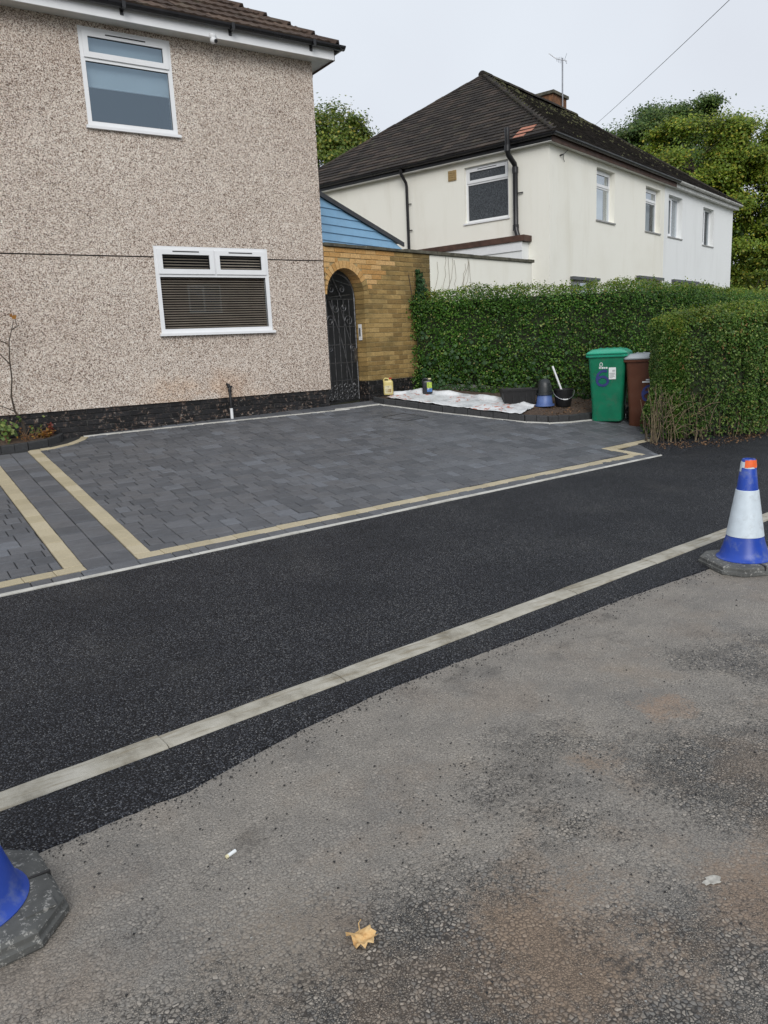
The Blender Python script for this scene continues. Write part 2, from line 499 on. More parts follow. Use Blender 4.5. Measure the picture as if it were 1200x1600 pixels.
    g = G('mossy_roof_tile')
    col = g.ramp(g.island(), [(0, (0.020, 0.018, 0.017)), (1, (0.052, 0.044, 0.038))])
    mo = g.math('MULTIPLY', g.ramp(g.noise(2.0, 7, rough=0.75), [(0.50, 0.0), (0.64, 0.75)]), g.n('ShaderNodeMapRange', 0, i0=g.xyz()[2], i1=6.4, i2=8.7, i3=0.25, i4=1.0))
    col = g.mix(mo, col, g.ramp(g.noise(30, 3), [(0.3, (0.030, 0.032, 0.012)), (0.7, (0.105, 0.100, 0.040))]))
    M['tile_moss'] = g.fin(col, 0.95, g.bump(g.noise(40, 6, rough=0.7), 0.9, 0.02), 0.2)
    M['terracotta'] = simple('new_terracotta_tile', (0.40, 0.17, 0.11), 0.8, 0.15, 30)
    M['moss'] = simple('moss_clump', (0.062, 0.062, 0.024), 1.0, 0.6, 9, 0.8)

    M['upvc'] = simple('white_upvc', (0.80, 0.81, 0.82), 0.35, 0.03, 6)
    M['gasket'] = simple('black_gasket', (0.015, 0.015, 0.017), 0.5)
    M['soffit'] = simple('white_soffit', (0.66, 0.66, 0.63), 0.5, 0.06, 4, dirt=((0.35, 0.32, 0.24), 3, 0.5))
    M['gutter'] = simple('black_plastic', (0.014, 0.014, 0.016), 0.33, 0.3, 8)
    M['gutter_white'] = simple('grubby_white_gutter', (0.55, 0.55, 0.53), 0.5, 0.15, 6, dirt=((0.16, 0.15, 0.13), 7, 0.7))
    M['fascia_brown'] = simple('brown_timber', (0.075, 0.038, 0.026), 0.7, 0.35, 6, 0.3)
    M['sill'] = simple('grey_sill', (0.30, 0.30, 0.29), 0.7, 0.2, 8)
    M['dark_room'] = simple('dark_interior', (0.016, 0.020, 0.032), 0.9)
    M['slat'] = simple('brown_blind_slat', (0.50, 0.40, 0.32), 0.35, 0.15, 4)
    M['roller'] = simple('pale_blue_blind', (0.60, 0.70, 0.76), 0.9, 0.05, 3)
    M['curtain'] = simple('pale_curtain', (0.42, 0.43, 0.42), 0.9, 0.15, 5)
    M['iron'] = simple('black_iron', (0.16, 0.16, 0.165), 0.36, 0.5, 30, metal=0.8)
    M['door_grey'] = simple('grey_door_paint', (0.075, 0.078, 0.085), 0.5, 0.1, 6)
    M['blue_board'] = simple('pale_blue_board', (0.24, 0.45, 0.66), 0.55, 0.06, 5, 0.1, dirt=((0.20, 0.33, 0.46), 3, 0.4))
    M['chimney'] = simple('chimney_brick', (0.16, 0.075, 0.035), 0.9, 0.4, 9, 0.5)
    M['vent'] = simple('tan_vent', (0.36, 0.25, 0.11), 0.7, 0.2, 20)
    M['steel'] = simple('grey_steel', (0.33, 0.34, 0.36), 0.4, 0.2, 20, metal=0.7)
    M['white_plastic'] = simple('white_plastic', (0.72, 0.73, 0.74), 0.4, 0.05, 10)
    M['lead'] = simple('copper_pipe', (0.12, 0.06, 0.035), 0.5, 0.4, 20)

    M['green_bin'] = simple('green_bin_plastic', (0.006, 0.18, 0.092), 0.45, 0.14, 7, 0.06, dirt=((0.06, 0.14, 0.09), 9, 0.65))
    M['green_lid'] = simple('green_lid_plastic', (0.02, 0.33, 0.20), 0.35, 0.10, 5, dirt=((0.10, 0.34, 0.26), 6, 0.5))
    M['brown_bin'] = simple('brown_bin_plastic', (0.105, 0.038, 0.020), 0.45, 0.15, 5, 0.05, dirt=((0.11, 0.06, 0.04), 5, 0.5))
    M['grey_lid'] = simple('grey_lid_plastic', (0.34, 0.37, 0.39), 0.45, 0.12, 6)
    M['navy_print'] = simple('navy_paint', (0.022, 0.035, 0.16), 0.6)
    M['white_print'] = simple('white_print', (0.75, 0.78, 0.78), 0.6, 0.04)
    M['grey_print'] = simple('grey_print', (0.22, 0.24, 0.25), 0.6)
    M['rubber'] = simple('black_rubber', (0.016, 0.016, 0.017), 0.6)

    M['cone_blue'] = simple('blue_cone_plastic', (0.012, 0.055, 0.36), 0.42, 0.18, 6, 0.06, dirt=((0.15, 0.19, 0.33), 13, 0.7))
    M['cone_white'] = simple('reflective_white_sleeve', (0.62, 0.70, 0.76), 0.35, 0.06, 20, dirt=((0.40, 0.43, 0.45), 16, 0.55))
    g = G('cone_rubber_base')
    sp = g.ramp(g.noise(42, 6, rough=0.78), [(0.56, 0.0), (0.60, 0.85)])
    col = g.mix(sp, g.ramp(g.noise(7, 5), [(0.3, (0.060, 0.062, 0.060)), (0.7, (0.135, 0.137, 0.130))]), (0.33, 0.325, 0.305))
    M['cone_base'] = g.fin(col, 0.75, g.bump(g.noise(80, 5), 0.5, 0.004), 0.35)
    M['orange'] = simple('orange_sticker', (0.85, 0.14, 0.03), 0.5, 0.1, 30)

    g = G('plastic_sheet')
    pr = g.ramp(g.noise(11, 6, rough=0.7), [(0.53, 0.0), (0.58, 0.9)])
    area = g.ramp(g.noise(2.4, 2, g.map(loc=(1.5, 0.4, 0))), [(0.47, 0.0), (0.53, 1.0)])
    col = g.mix(g.math('MULTIPLY', pr, area), g.ramp(g.noise(3, 4), [(0.3, (0.60, 0.62, 0.63)), (0.7, (0.76, 0.77, 0.78))]), (0.50, 0.13, 0.06))
    col = g.mix(g.ramp(g.noise(5, 5, g.map(loc=(7, 7, 0))), [(0.52, 0.0), (0.70, 0.6)]), col, (0.27, 0.29, 0.30))
    M['sheet'] = g.fin(col, 0.45, g.bump(g.noise(22, 5), 0.5, 0.02), 0.4)
    M['yellow_can'] = simple('yellow_can_plastic', (0.62, 0.52, 0.20), 0.4, 0.08)
    M['cream_can'] = simple('cream_can_plastic', (0.66, 0.60, 0.38), 0.4, 0.08)
    M['red'] = simple('red_cap', (0.40, 0.02, 0.015), 0.4)
    M['black_bottle'] = simple('black_bottle_plastic', (0.018, 0.020, 0.026), 0.35)
    M['lime'] = simple('lime_label', (0.35, 0.48, 0.06), 0.5, 0.4, 40)
    M['blue_label'] = simple('blue_label', (0.06, 0.17, 0.42), 0.5, 0.3, 30)
    M['orange_label'] = simple('orange_label', (0.66, 0.36, 0.07), 0.5, 0.4, 40)
    M['black_tub'] = simple('black_tub_plastic', (0.007, 0.007, 0.008), 0.6, 0.3, 20)
    M['blue_pot'] = simple('blue_pot_plastic', (0.09, 0.15, 0.36), 0.45, 0.15, 12)
    M['grey_pot'] = simple('dark_grey_plastic', (0.020, 0.024, 0.026), 0.4, 0.2, 12)
    M['bark'] = simple('bark', (0.060, 0.046, 0.034), 0.9, 0.4, 12, 0.6)
    M['twig'] = simple('pale_twig', (0.16, 0.125, 0.075), 0.9, 0.4, 20, 0.3)
    M['hedge_core'] = simple('hedge_core', (0.018, 0.026, 0.010), 1.0, 0.5, 20)
    M['vine'] = simple('dead_vine', (0.20, 0.17, 0.12), 0.9, 0.3, 20)
    M['crumb'] = simple('tar_crumb', (0.018, 0.018, 0.019), 0.7, 0.4, 60)
    M['litter'] = simple('dead_leaf_litter', (0.16, 0.09, 0.045), 0.85, 0.6, 40)
    g = G('yellow_dead_leaf')
    col = g.ramp(g.noise(40, 5, rough=0.65), [(0.3, (0.45, 0.23, 0.075)), (0.48, (0.66, 0.42, 0.18)), (0.7, (0.74, 0.53, 0.27))])
    M['dead_leaf'] = g.fin(col, 0.65, g.bump(g.noise(70, 4), 0.5, 0.004), 0.3)

    def leaf(key, name, stops, tr=0.25, rough=0.42, spec=0.28):
        g = G(name)
        rd = g.n('ShaderNodeNewGeometry', 'Random Per Island')
        col = g.ramp(rd, stops)
        big = g.ramp(g.noise(1.1, 3), [(0.3, 0.75), (0.7, 1.25)])
        col = g.mix(1.0, col, big, 'MULTIPLY')
        g.fin(col, rough, None, spec)
        t = g.n('ShaderNodeBsdfTranslucent', 0, Color=g.mix(1.0, col, (1.15, 1.2, 0.55), 'MULTIPLY'))
        mx = g.n('ShaderNodeMixShader', 0, i0=tr, i1=g.b.outputs[0], i2=t)
        g.nt.links.new(mx, g.out.inputs[0])
        M[key] = g.m
    leaf('privet', 'privet_leaf', [(0, (0.018, 0.062, 0.008)), (0.45, (0.048, 0.130, 0.016)), (0.8, (0.090, 0.190, 0.028)), (0.95, (0.18, 0.28, 0.06)), (1.0, (0.27, 0.23, 0.08))])
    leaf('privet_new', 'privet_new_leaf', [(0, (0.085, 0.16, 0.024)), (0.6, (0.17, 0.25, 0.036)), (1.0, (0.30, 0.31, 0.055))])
    leaf('privet_near', 'near_privet_leaf', [(0, (0.026, 0.068, 0.012)), (0.45, (0.066, 0.140, 0.026)), (0.8, (0.130, 0.220, 0.046)), (0.94, (0.24, 0.31, 0.09)), (1.0, (0.24, 0.12, 0.055))])
    leaf('ivy', 'ivy_leaf', [(0, (0.014, 0.042, 0.012)), (0.8, (0.030, 0.076, 0.022)), (1.0, (0.07, 0.13, 0.04))], 0.15, 0.5)
    leaf('tree_dark', 'dark_tree_leaf', [(0, (0.040, 0.084, 0.022)), (0.6, (0.082, 0.146, 0.036)), (1.0, (0.170, 0.215, 0.055))])
    leaf('tree_yellow', 'yellowing_tree_leaf', [(0, (0.085, 0.150, 0.020)), (0.5, (0.165, 0.240, 0.028)), (0.85, (0.260, 0.310, 0.038)), (1.0, (0.42, 0.34, 0.05))])
    leaf('tree_mid', 'mid_green_tree_leaf', [(0, (0.060, 0.110, 0.020)), (0.5, (0.125, 0.185, 0.030)), (0.85, (0.200, 0.240, 0.040)), (1.0, (0.36, 0.29, 0.05))])
    leaf('shrub', 'garden_shrub_leaf', [(0, (0.05, 0.10, 0.02)), (0.7, (0.13, 0.20, 0.05)), (1.0, (0.30, 0.34, 0.12))])
    leaf('autumn', 'autumn_shrub_leaf', [(0, (0.16, 0.055, 0.02)), (0.6, (0.32, 0.15, 0.03)), (1.0, (0.42, 0.28, 0.06))])
    leaf('redleaf', 'red_shrub_leaf', [(0, (0.14, 0.025, 0.02)), (1.0, (0.30, 0.08, 0.05))])

    # glass: reflective pane over what lies behind
    for key, refl in (('glass', 0.15), ('glass_dark', 0.045)):
        g = G('window_' + key)
        lw = g.n('ShaderNodeLayerWeight', 'Fresnel', Blend=0.5)
        fac = g.math('ADD', g.math('MULTIPLY', lw, 0.40), refl, True)
        gl = g.n('ShaderNodeBsdfGlossy', 0, Color=(0.70, 0.86, 1.0) if key == 'glass' else (0.9, 0.95, 1.0), Roughness=0.01, Normal=g.bump(g.noise(1.3, 2), 0.02, 0.02))
        tr = g.n('ShaderNodeBsdfTransparent', 0, Color=(0.75, 0.80, 0.82))
        g.nt.links.new(g.n('ShaderNodeMixShader', 0, i0=fac, i1=tr, i2=gl), g.out.inputs[0])
        M[key] = g.m
    g = G('obscured_glass')
    col = g.ramp(g.noise(34, 5, rough=0.7), [(0.35, (0.030, 0.036, 0.043)), (0.6, (0.085, 0.095, 0.105)), (0.75, (0.20, 0.22, 0.24))])
    M['obscure'] = g.fin(col, 0.16, g.bump(g.noise(60, 4), 0.6, 0.004), 0.6)


build_materials()

# ------------------------------------------------------------------ lie of the land
YF = 10.5          # plane of the pebbledash front
ZE = 0.10          # level of the driveway's lower edge


def Ye(X):         # lower edge of the driveway, back of the footway
    return 5.47 + 0.071 * X if X < 12 else 6.322 + 0.2 * (X - 12)


def zf(X):
    return min(0.86, max(0.60, 0.677 + 0.0215 * (X - 2.36)))


def kY(X):         # road side of the kerb
    return 2.90 + 0.083 * X + 0.002 * X * X * (1 if X > 0 else 0)


def gz(X, Y):
    e = Ye(X); k = kY(X) + 0.125
    yf = max(YF, e + 3.5)
    if Y <= k - 0.125: return 0.0
    if Y < e: return 0.02 + (ZE - 0.02) * max(0, (Y - k)) / (e - k)
    if Y < yf: return ZE + (Y - e) * (zf(X) - ZE) / (yf - e)
    return zf(X)


def onland(x, y, h=0.0):
    return Vector((x, y, gz(x, y) + h))


def sheet(name, xs, yfun, h, mat, kind='structure', ny=8, zfun=gz):
    mb = MB()
    vs, fs = [], []
    for x in xs:
        a, b = yfun(x)
        for j in range(ny + 1):
            y = a + (b - a) * j / ny
            vs.append((x, y, zfun(x, y) + h))
    for i in range(len(xs) - 1):
        for j in range(ny):
            p = i * (ny + 1) + j
            fs.append((p, p + ny + 1, p + ny + 2, p + 1))
    mb.add(vs, fs)
    o = mb.build(name, mat)
    return tag(o, kind=kind)


def frange(a, b, st):
    n = max(1, int(round((b - a) / st)))
    return [a + (b - a) * i / n for i in range(n + 1)]


# ground that reaches the horizon, a little below the finished surfaces
mb = MB()
gx = [-1500, -400, -120, -50, -25] + frange(-12, 45, 0.75) + [55, 70, 100, 200, 500, 1500]
gy = [-1500, -400, -120, -50, -20, -8] + frange(0, 24, 0.5) + [30, 40, 60, 100, 200, 500, 1500]
vs = [(x, y, gz(max(-12, min(40, x)), y) - 0.09) for x in gx for y in gy]
ny_ = len(gy)
mb.add(vs, [(i * ny_ + j, (i + 1) * ny_ + j, (i + 1) * ny_ + j + 1, i * ny_ + j + 1) for i in range(len(gx) - 1) for j in range(ny_ - 1)])
tag(mb.build('ground', M['garden']), kind='structure')

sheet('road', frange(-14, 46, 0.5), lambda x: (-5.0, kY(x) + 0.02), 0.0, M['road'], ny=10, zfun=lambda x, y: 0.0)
sheet('footway', frange(-14, 44, 0.25), lambda x: (kY(x) + 0.11, Ye(x) + (0.02 if x < 8.33 else 0.55)), 0.003, M['tarmac'], ny=10)

# strip of new tarmac laid in the road along the kerb: ragged outer edge, small step down
edge_pts = [(-6, 2.2), (-1, 2.5), (0.3, 2.60), (0.81, 2.64), (1.15, 2.735), (1.47, 2.815), (1.9, 2.885), (2.28, 2.915), (3.0, 2.95), (3.67, 3.01), (4.56, 3.03), (6.4, 3.16), (12, 3.72), (20, 4.9)]


def edgeY(x):
    for (a, b), (c, d) in zip(edge_pts, edge_pts[1:]):
        if a <= x <= c:
            return b + (d - b) * (x - a) / (c - a) + 0.012 * mnoise.noise((x * 7, 3, 0)) + 0.008 * mnoise.noise((x * 26, 9, 0))
    return kY(x) - 0.2


mb = MB()
vs, fs = [], []
xs = frange(-6, 20, 0.04)
for x in xs:
    y0 = edgeY(x)
    y1 = kY(x) + 0.01
    for j, (y, z) in enumerate(((y0 - 0.010, -0.004), (y0, 0.007), (y0 + 0.05, 0.012), ((y0 + y1) / 2, 0.015), (y1, 0.016))):
        vs.append((x, y, z))
for i in range(len(xs) - 1):
    for j in range(4):
        p = i * 5 + j
        fs.append((p, p + 5, p + 6, p + 1))
mb.add(vs, fs)
strip_obj = tag(mb.build('tarmac_strip', M['tarmac']), kind='structure')
# dropped kerb: one stone after another
kb = MB()
vs, fs = [], []
for x in xs:
    vs += [(x, kY(x) + 0.004, 0.004), (x, kY(x) + 0.121, 0.004)]
for i in range(len(xs) - 1):
    fs.append((2 * i, 2 * i + 2, 2 * i + 3, 2 * i + 1))
kb.add(vs, fs)
kerb = tag(kb.build('kerb', M['sand']), kind='structure')
x = -5.53
while x < 19.0:
    L = 0.914
    s = 1 / sqrt(1 + (0.083 + 0.004 * max(0, x)) ** 2)
    x1 = x + L * s
    a = Vector((x, kY(x), 0)); b = Vector((x1, kY(x1), 0))
    d = (b - a).normalized(); nn = Vector((-d.y, d.x, 0))
    L = (b - a).length - 0.005
    mb = MB()
    prof = [(0.0, -0.05), (0.0, 0.014), (0.006, 0.022), (0.018, 0.026), (0.065, 0.029), (0.119, 0.028), (0.124, 0.022), (0.124, -0.05)]
    ns = 7
    vs, fs = [], []
    tz = random.uniform(-0.003, 0.003); tz2 = random.uniform(-0.003, 0.003)
    for i in range(ns):
        t = i / (ns - 1)
        for w, z in prof:
            jit = 0.003 * mnoise.noise((x * 3 + t * 9, w * 40, z * 50)) if z > 0 else 0
            vs.append(a + d * (L * t) + nn * (w + jit) + Vector((0, 0, z + tz * (1 - t) + tz2 * t + jit * 0.6)))
    m_ = len(prof)
    for i in range(ns - 1):
        for j in range(m_):
            fs.append((i * m_ + j, i * m_ + (j + 1) % m_, (i + 1) * m_ + (j + 1) % m_, (i + 1) * m_ + j))
    fs += [tuple(range(m_)), tuple((ns - 1) * m_ + j for j in range(m_))]
    mb.add(vs, fs)
    mb.build('kerb_stone', M['kerb'], kerb, smooth=40)
    x = x1

# ------------------------------------------------------------------ driveway of block paving
drive = sheet('driveway', frange(-3, 11.6, 0.3), lambda x: (Ye(x) + 0.01, min(YF + 0.02, Ye(x) + 6) if x < 6.0 else (10.75 if x < 6.9 else (Ye(x) + 3.2 if x > 9 else 10.45))), -0.015, M['sand'], ny=14)


def clip(poly, px, py, nx, ny):
    """keep the side where (p - P).n >= 0"""
    out = []
    for i in range(len(poly)):
        a = poly[i]; b = poly[(i + 1) % len(poly)]
        da = (a[0] - px) * nx + (a[1] - py) * ny
        db = (b[0] - px) * nx + (b[1] - py) * ny
        if da >= 0: out.append(a)
        if da * db < 0:
            t = da / (da - db)
            out.append((a[0] + (b[0] - a[0]) * t, a[1] + (b[1] - a[1]) * t))
    return out


def area(p):
    return 0.5 * sum(p[i][0] * p[(i + 1) % len(p)][1] - p[(i + 1) % len(p)][0] * p[i][1] for i in range(len(p)))


def inset(poly, d):
    if area(poly) < 0: poly = poly[::-1]
    q = list(poly)
    for i in range(len(poly)):
        a = poly[i]; b = poly[(i + 1) % len(poly)]
        ex, ey = b[0] - a[0], b[1] - a[1]
        l = hypot(ex, ey)
        if l < 1e-6: continue
        nx, ny = -ey / l, ex / l
        q = clip(q, a[0] + nx * d, a[1] + ny * d, nx, ny)
        if len(q) < 3: return []
    return q


def block_geo(mb, poly, gap=0.0035, ch=0.0075, top=0.0, dz=0.0, tilt=(0, 0)):
    q = inset(poly, gap)
    if len(q) < 3 or abs(area(q)) < 4e-4: return False
    r = inset(q, ch)
    cx = sum(p[0] for p in q) / len(q); cy = sum(p[1] for p in q) / len(q)

    def pt(p, h):
        return (p[0], p[1], gz(p[0], p[1]) + h + dz + tilt[0] * (p[0] - cx) + tilt[1] * (p[1] - cy))
    n = len(q)
    if len(r) == n:
        mb.add([pt(p, top - 0.03) for p in q] + [pt(p, top - ch * 0.7) for p in q] + [pt(p, top) for p in r],
               [(i, (i + 1) % n, n + (i + 1) % n, n + i) for i in range(n)] + [(n + i, n + (i + 1) % n, 2 * n + (i + 1) % n, 2 * n + i) for i in range(n)] + [tuple(range(2 * n, 3 * n))])
    else:
        mb.add([pt(p, top - 0.03) for p in q] + [pt(p, top) for p in q], [(i, (i + 1) % n, n + (i + 1) % n, n + i) for i in range(n)] + [tuple(range(n, 2 * n))])
    return True


field = []


def jit(): return dict(dz=random.uniform(-0.002, 0.0025), tilt=(random.uniform(-0.010, 0.010), random.uniform(-0.012, 0.012)))


BED = [(6.02, 10.22), (6.80, 10.22), (7.02, 9.80), (7.30, 9.27), (7.74, 8.62), (8.02, 8.22), (8.30, 8.02), (8.65, 7.93), (9.10, 7.91), (10.3, 7.95)]
LENS = [0.12, 0.16, 0.16, 0.20, 0.24]
ROW = 0.163


def infront(x): return Ye(x) + 0.305


def near_seg(cx, cy, pl):
    best = None
    for (ax_, ay), (bx, by) in zip(pl, pl[1:]):
        ex, ey = bx - ax_, by - ay
        t = max(0, min(1, ((cx - ax_) * ex + (cy - ay) * ey) / (ex * ex + ey * ey)))
        d = hypot(cx - ax_ - ex * t, cy - ay - ey * t)
        if best is None or d < best[0] - 1e-6:
            best = (d, (ax_, ay), (ex, ey))
    return best


CURVE = [(1.60, 9.965), (1.84, 9.985), (2.09, 10.10), (2.27, 10.28), (2.345, 10.43)]
y = 10.43
rowi = 0
while y > 5.5:
    y0 = y - ROW
    # main field right of the band
    x = 1.70 - random.uniform(0, 0.25)
    while x < 10.6:
        L = random.choice(LENS)
        p = [(x, y0), (x + L, y0), (x + L, y), (x, y)]
        x += L
        p = clip(p, 1.703, 0, 1, 0)
        if len(p) < 3: continue
        cx = sum(q[0] for q in p) / len(p); cy = sum(q[1] for q in p) / len(p)
        # lower border line
        p = clip(p, 0, infront(0), -0.071, 1)
        if cx > 7.5 and len(p) > 2:      # zig-zag by the near hedge
            if cx > 7.86 or cy < 6.6:
                if cy < 6.66 and cx < 8.25: p = clip(p, 7.86, 6.58, -0.9, -0.43) if cx < 7.95 + 0.2 else []
                if p and cx >= 7.9: p = clip(p, 7.9, 6.70, -0.08, 1)
        if len(p) < 3: continue
        cx = sum(q[0] for q in p) / len(p); cy = sum(q[1] for q in p) / len(p)
        if cx < 2.6 and cy > 9.5:
            d, a, e = near_seg(cx, cy, CURVE)
            l = hypot(*e)
            nx, ny = e[1] / l, -e[0] / l
            p = clip(p, a[0] + nx * 0.05, a[1] + ny * 0.05, nx, ny)
        elif cx > 5.7:
            d, a, e = near_seg(cx, cy, BED)
            l = hypot(*e)
            nx, ny = e[1] / l, -e[0] / l
            p = clip(p, a[0] + nx * 0.03, a[1] + ny * 0.03, nx, ny)
        else:
            p = clip(p, 0, 10.395 - 0.045 * (cx - 2.35), 0, -1)
        if len(p) >= 3 and abs(area(p)) > 0.0012:
            field.append(p)
    # strip left of the bands
    x = -1.6 - random.uniform(0, 0.25)
    while x < 1.06:
        L = random.choice(LENS)
        p = [(x, y0), (x + L, y0), (x + L, y), (x, y)]
        x += L
        p = clip(p, 1.047, 0, -1, 0)
        if len(p) > 2: p = clip(p, 0, infront(0), -0.071, 1)
        if len(p) > 2: p = clip(p, 0, 9.98, 0, -1)
        if len(p) >= 3 and abs(area(p)) > 0.0012: field.append(p)
    y = y0
# two columns of slabs between the two cream bands
for xa, xb in ((1.187, 1.379), (1.379, 1.568)):
    yy = Ye(1.3) + 0.195
    while yy < 9.93:
        L = random.choice([0.17, 0.21, 0.21, 0.28])
        field.append([(xa, yy), (xb, yy), (xb, min(9.95, yy + L)), (xa, min(9.95, yy + L))])
        yy += L
# row of blocks outside the cream border
x = -1.6
while x < 8.28:
    L = random.choice([0.139, 0.173, 0.208, 0.278])
    x1 = min(x + L, 8.30)
    field.append([(x, Ye(x) + 0.052), (x1, Ye(x1) + 0.052), (x1, Ye(x1) + 0.195), (x, Ye(x) + 0.195)])
    x = x1
# apron between the border strip and the wall / beds
for x in frange(1.7, 5.9, 0.208)[:-1]:
    ya = 10.45 - 0.045 * (x - 2.35)
    if x > 2.4: field.append([(x, ya), (x + 0.208, ya - 0.009), (x + 0.208, 10.51), (x, 10.51)])
for i in range(5):
    a = 5.9 + i * 0.2
    field.append([(a, 10.30), (a + 0.2, 10.30), (a + 0.2, 10.58), (a, 10.58)])


field += [[(8.02, 6.50), (8.12, 6.24), (8.33, 6.115), (8.30, 6.58)], [(8.33, 6.115), (8.50, 6.30), (8.52, 6.60), (8.30, 6.58)], [(8.50, 6.30), (8.75, 6.45), (8.75, 6.63), (8.52, 6.60)]]


def centre(p): return sum(q[0] for q in p) / len(p), sum(q[1] for q in p) / len(p)


def view_size(p):
    cx, cy = centre(p)
    d = hypot(cx, cy)
    ang = abs(((atan2(cy, cx) - HEAD + pi) % (2 * pi)) - pi)
    return (abs(area(p)) / d ** 3) * (0.01 if ang > radians(27.5) else 1)


field.sort(key=view_size, reverse=True)
rest = MB()
for i, p in enumerate(field):
    if i < 300:
        mb = MB()
        if block_geo(mb, p, **jit()):
            mb.build('paver', M['paver'], drive)
    else:
        block_geo(rest, p, **jit())
tag(rest.build('pavers_beyond', M['paver'], drive), kind='stuff')


def ribbon(pl, w, mat, name, blen, side=0, top=0.0, gap=0.002):
    """blocks laid along a polyline, mitred at its corners"""
    pl = [Vector((a, b)) for a, b in pl]
    offs = []
    for i, p in enumerate(pl):
        d0 = (p - pl[i - 1]).normalized() if i else None
        d1 = (pl[i + 1] - p).normalized() if i < len(pl) - 1 else None
        d0 = d0 or d1; d1 = d1 or d0
        n0 = Vector((-d0.y, d0.x)); n1 = Vector((-d1.y, d1.x))
        nn = (n0 + n1)
        nn = nn / max(0.35, nn.dot(n0) if nn.length else 1)
        offs.append(nn)
    for i in range(len(pl) - 1):
        a, b = pl[i], pl[i + 1]
        L = (b - a).length
        k = max(1, int(round(L / blen)))
        for j in range(k):
            t0, t1 = j / k, (j + 1) / k
            A = a.lerp(b, t0); B = a.lerp(b, t1)
            oa = offs[i].lerp(offs[i + 1], t0) if k == 1 or (0 < j) is False else None
            nseg = Vector((-(b - a).normalized().y, (b - a).normalized().x))
            na = offs[i] if j == 0 else nseg
            nb = offs[i + 1] if j == k - 1 else nseg
            lo, hi = (-w / 2 + side, w / 2 + side)
            poly = [tuple(A + na * lo), tuple(B + nb * lo), tuple(B + nb * hi), tuple(A + na * hi)]
            mb = MB()
            if block_geo(mb, poly, gap, 0.004, top, **jit()):
                mb.build(name, mat, drive)


def linex(x0, x1, off): return [(x0, Ye(x0) + off), (x1, Ye(x1) + off)]


ribbon(linex(-1.6, 8.31, 0.028), 0.042, M['strip'], 'edging_strip', 0.915, top=0.012)
ribbon([(1.187, Ye(1.187) + 0.25), (-1.6, Ye(-1.6) + 0.25)][::-1], 0.105, M['cream'], 'border_block', 0.208, top=0.001)
ribbon([(1.572, Ye(1.572) + 0.25), (8.06, Ye(8.06) + 0.25 - 0.04), (7.90, 6.62), (8.9, 6.70)], 0.105, M['cream'], 'border_block', 0.208, top=0.001)
ribbon([(1.118, Ye(1.1) + 0.305), (1.118, 9.98)], 0.135, M['cream'], 'border_block', 0.208, top=0.001)
ribbon([(1.638, Ye(1.6) + 0.305), (1.638, 9.98)], 0.133, M['cream'], 'border_block', 0.208, top=0.001)
ribbon(CURVE, 0.095, M['cream'], 'border_block', 0.15, top=0.001)
ribbon([(2.33, 10.43), (4.3, 10.30), (6.16, 10.15), (6.04, 10.25), (6.80, 10.225)] + BED[2:], 0.058, M['strip'], 'border_strip', 0.45, top=0.003)
# recessed inspection cover tray in the paving
cov = MB()
cq = [(6.30, 9.43), (6.47, 9.06), (6.915, 9.11), (6.75, 9.49)]
for (a, b), (c, d) in zip(cq, cq[1:] + cq[:1]):
    ex, ey = c - a, d - b
    l = hypot(ex, ey); nx, ny = -ey / l * 0.007, ex / l * 0.007
    cov.quad(onland(a - nx, b - ny, 0.0045), onland(c - nx, d - ny, 0.0045), onland(c + nx, d + ny, 0.0045), onland(a + nx, b + ny, 0.0045))
cov.build('cover_frame', M['gasket'], drive)


